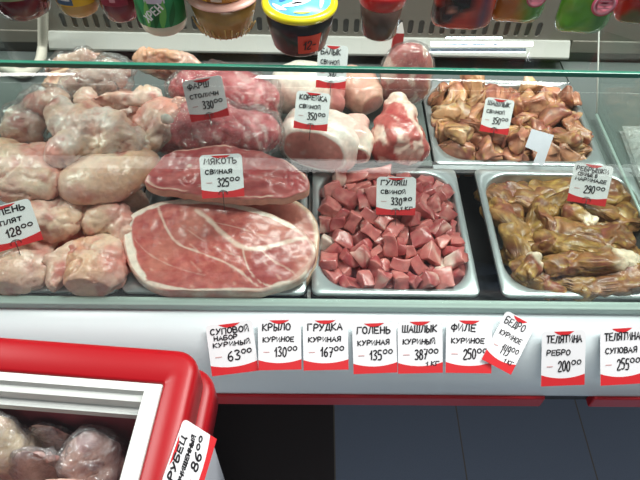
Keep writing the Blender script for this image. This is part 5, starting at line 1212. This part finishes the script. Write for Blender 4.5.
for q in range(4):
    x_, y_ = (LX+.08, -.06)[q % 2], (LY+.08, -.06)[q//2]
    link('foot', lathe('foot', [(.022, 0), (.024, .004), (.018, .03)], 16).copy(), M['dark'], fr, (x_, y_, 0))
# white lid frame: back rail with a step, right rail
yb0, yb1 = yi-.0005, FL(0, 399, ZF-.012).y
link('lid_rail', extrude_x('lid_rail', [(yb0, ZF-.004), (yb0, ZF-.04), (yb1, ZF-.04), (yb1, ZF-.028), (yb1+.008, ZF-.026), (yb1+.010, ZF-.013), (yb0-.012, ZF-.011), (yb0-.010, ZF-.004)], LX+wx, xi-.001, False), M['lidframe'], fr)
xr0 = FL(147, 376, ZF).x
link('lid_frame', boxmesh('lid_frame', xr0, xi-.0006, LY+wy, yb0-.003, ZF-.028, ZF-.001, .003), M['lidframe'], fr)
link('lid_glass', boxmesh('lid_glass', LX+wx+.002, xr0-.001, LY+wy+.002, yb1-.0005, ZF-.022, ZF-.017), M['lidglass'], fr)
# white upright at the back right corner seen below the rim
# contents
def fz(seed, cs):
    def f(p, n, d):
        c = mixc(lin(cs[0]), lin(cs[1]), .5+1.1*nz(p, 26, seed)); c = mixc(c, lin(cs[2]), sm(.1, .5, nz(p, 48, seed+3))); return mixc(c, lin((206, 196, 196)), .4*sm(.1, .5, nz(p, 130, seed+8)))
    return f
FZ = [('frozen_tripe', [ell(8, 448, 0.840, 26, 34, .07, 60), ell(14, 425, 0.830, 16, 14, .04)], ((236, 214, 172), (242, 226, 192), (206, 168, 136)), 'beige frozen tripe at the left under the freezer glass'),
      ('frozen_meat', [ell(60, 440, 0.815, 34, 26, .07, -10), ell(50, 470, 0.830, 36, 22, .07)], ((196, 152, 144), (216, 178, 166), (150, 104, 104)), 'purple-grey frozen meat block in the middle of the freezer'),
      ('frozen_meat', [ell(98, 464, 0.825, 28, 30, .065, 40), ell(112, 435, 0.800, 22, 20, .06)], ((206, 160, 148), (226, 190, 174), (164, 112, 108)), 'frosty pinkish frozen meat near the right wall of the freezer'),
      ('frozen_meat', [ell(75, 500, 0.845, 40, 24, .07, 0), ell(30, 505, 0.840, 40, 24, .07)], ((200, 154, 140), (222, 182, 160), (160, 112, 108)), 'pale frozen meat packs at the bottom edge of the freezer')]
def in_freezer(p, gap=.012):
    y = cb.y-.068+(cb.x-p.x)*math.tan(-rzf)-gap
    if p.y > y: p.y = y-(p.y-y)*.02
    return p
CLAMP[0] = in_freezer
for i, (nm, es, cs, lab) in enumerate(FZ):
    o = organic(nm, es, fz(40+i, cs), M['frozen'], lab, 'frozen meat', None, None, .005, .012, 20, 4, 70+i, ZF-.284, .0012, .004)
    if i != 3: wrap(o, M['film2'], .003, .006, 40, seed=20+i)
# price tag on the freezer's right side
tp = FL(199, 452, .868); a = math.radians(0)
root_p = W(190.5, 460, .935)
sn = (Matrix.Rotation(rzf, 4, 'Z') @ V3((1, 0, .9))).normalized()
price_tag(0, 0, 0, V3((sn.x, sn.y, sn.z)), 76, 68, 36, rows2('РУБЕЦ', 'ОЧИЩЕННЫЙ', '86'), 'price tag 86 hanging on the right rim of the red freezer', None, False, 40, root_p)

# ------------------------------------------------------------------ lamps and sky light
def lamp_fixture(x, y, z, length, label):
    g = empty('ceiling_lamp', (x, y, z), label, 'lamp')
    link('lamp_housing', boxmesh('lamp_housing', -length/2-.03, length/2+.03, -.10, .10, 0, .05, .006), M['freezer_white'], g)
    for s in (-1, 1):
        t = link('lamp_tube', tube('lamp_tube', [V3((-length/2, s*.05, -.016)), V3((length/2, s*.05, -.016))], .014, 12), M['lamp'], g)
    return g
M['lamp'] = emit('lamp_tube_glow', (1, .98, .95), 14)
def area(name, loc, sx, sy, e, rot=(0, 0, 0), c=(1, .98, .95)):
    l = bpy.data.lights.new(name, 'AREA'); l.shape = 'RECTANGLE'; l.size = sx; l.size_y = sy; l.energy = e; l.color = c
    o = bpy.data.objects.new(name, l); COL.objects.link(o); o.location = loc; o.rotation_euler = rot; return o
rx = ray(478, 50); p = W(478, 50, ZS); zt = 2.5; k = (zt-ZS)/(-rx.z); lp = V3((p.x+rx.x*k, p.y+rx.y*k, zt))
lamp_fixture(lp.x, lp.y, zt, .5, 'twin tube ceiling lamp mirrored in the glass shelf')
area('area_lamp', (1.0, 1.0, 2.5), 1.5, .5, 66)
area('area_lamp', (-2.0, 1.0, 2.5), 1.3, .5, 60)
area('area_lamp', (0, .72, 2.5), .5, .16, 12)
area('area_lamp', (.5, -1.6, 2.5), 1.4, .4, 9)  # unseen aisle lamp, added to brighten the floor
wd = bpy.data.worlds.new('room_light'); S.world = wd; wd.use_nodes = True
bg = wd.node_tree.nodes['Background']; bg.inputs[0].default_value = (.92, .96, 1, 1); bg.inputs[1].default_value = .18

S.view_settings.view_transform = 'Standard'; S.view_settings.look = 'None'; S.view_settings.exposure = 0; S.view_settings.gamma = 1
S.cycles.transparent_max_bounces = 24
S.cycles.max_bounces = 8
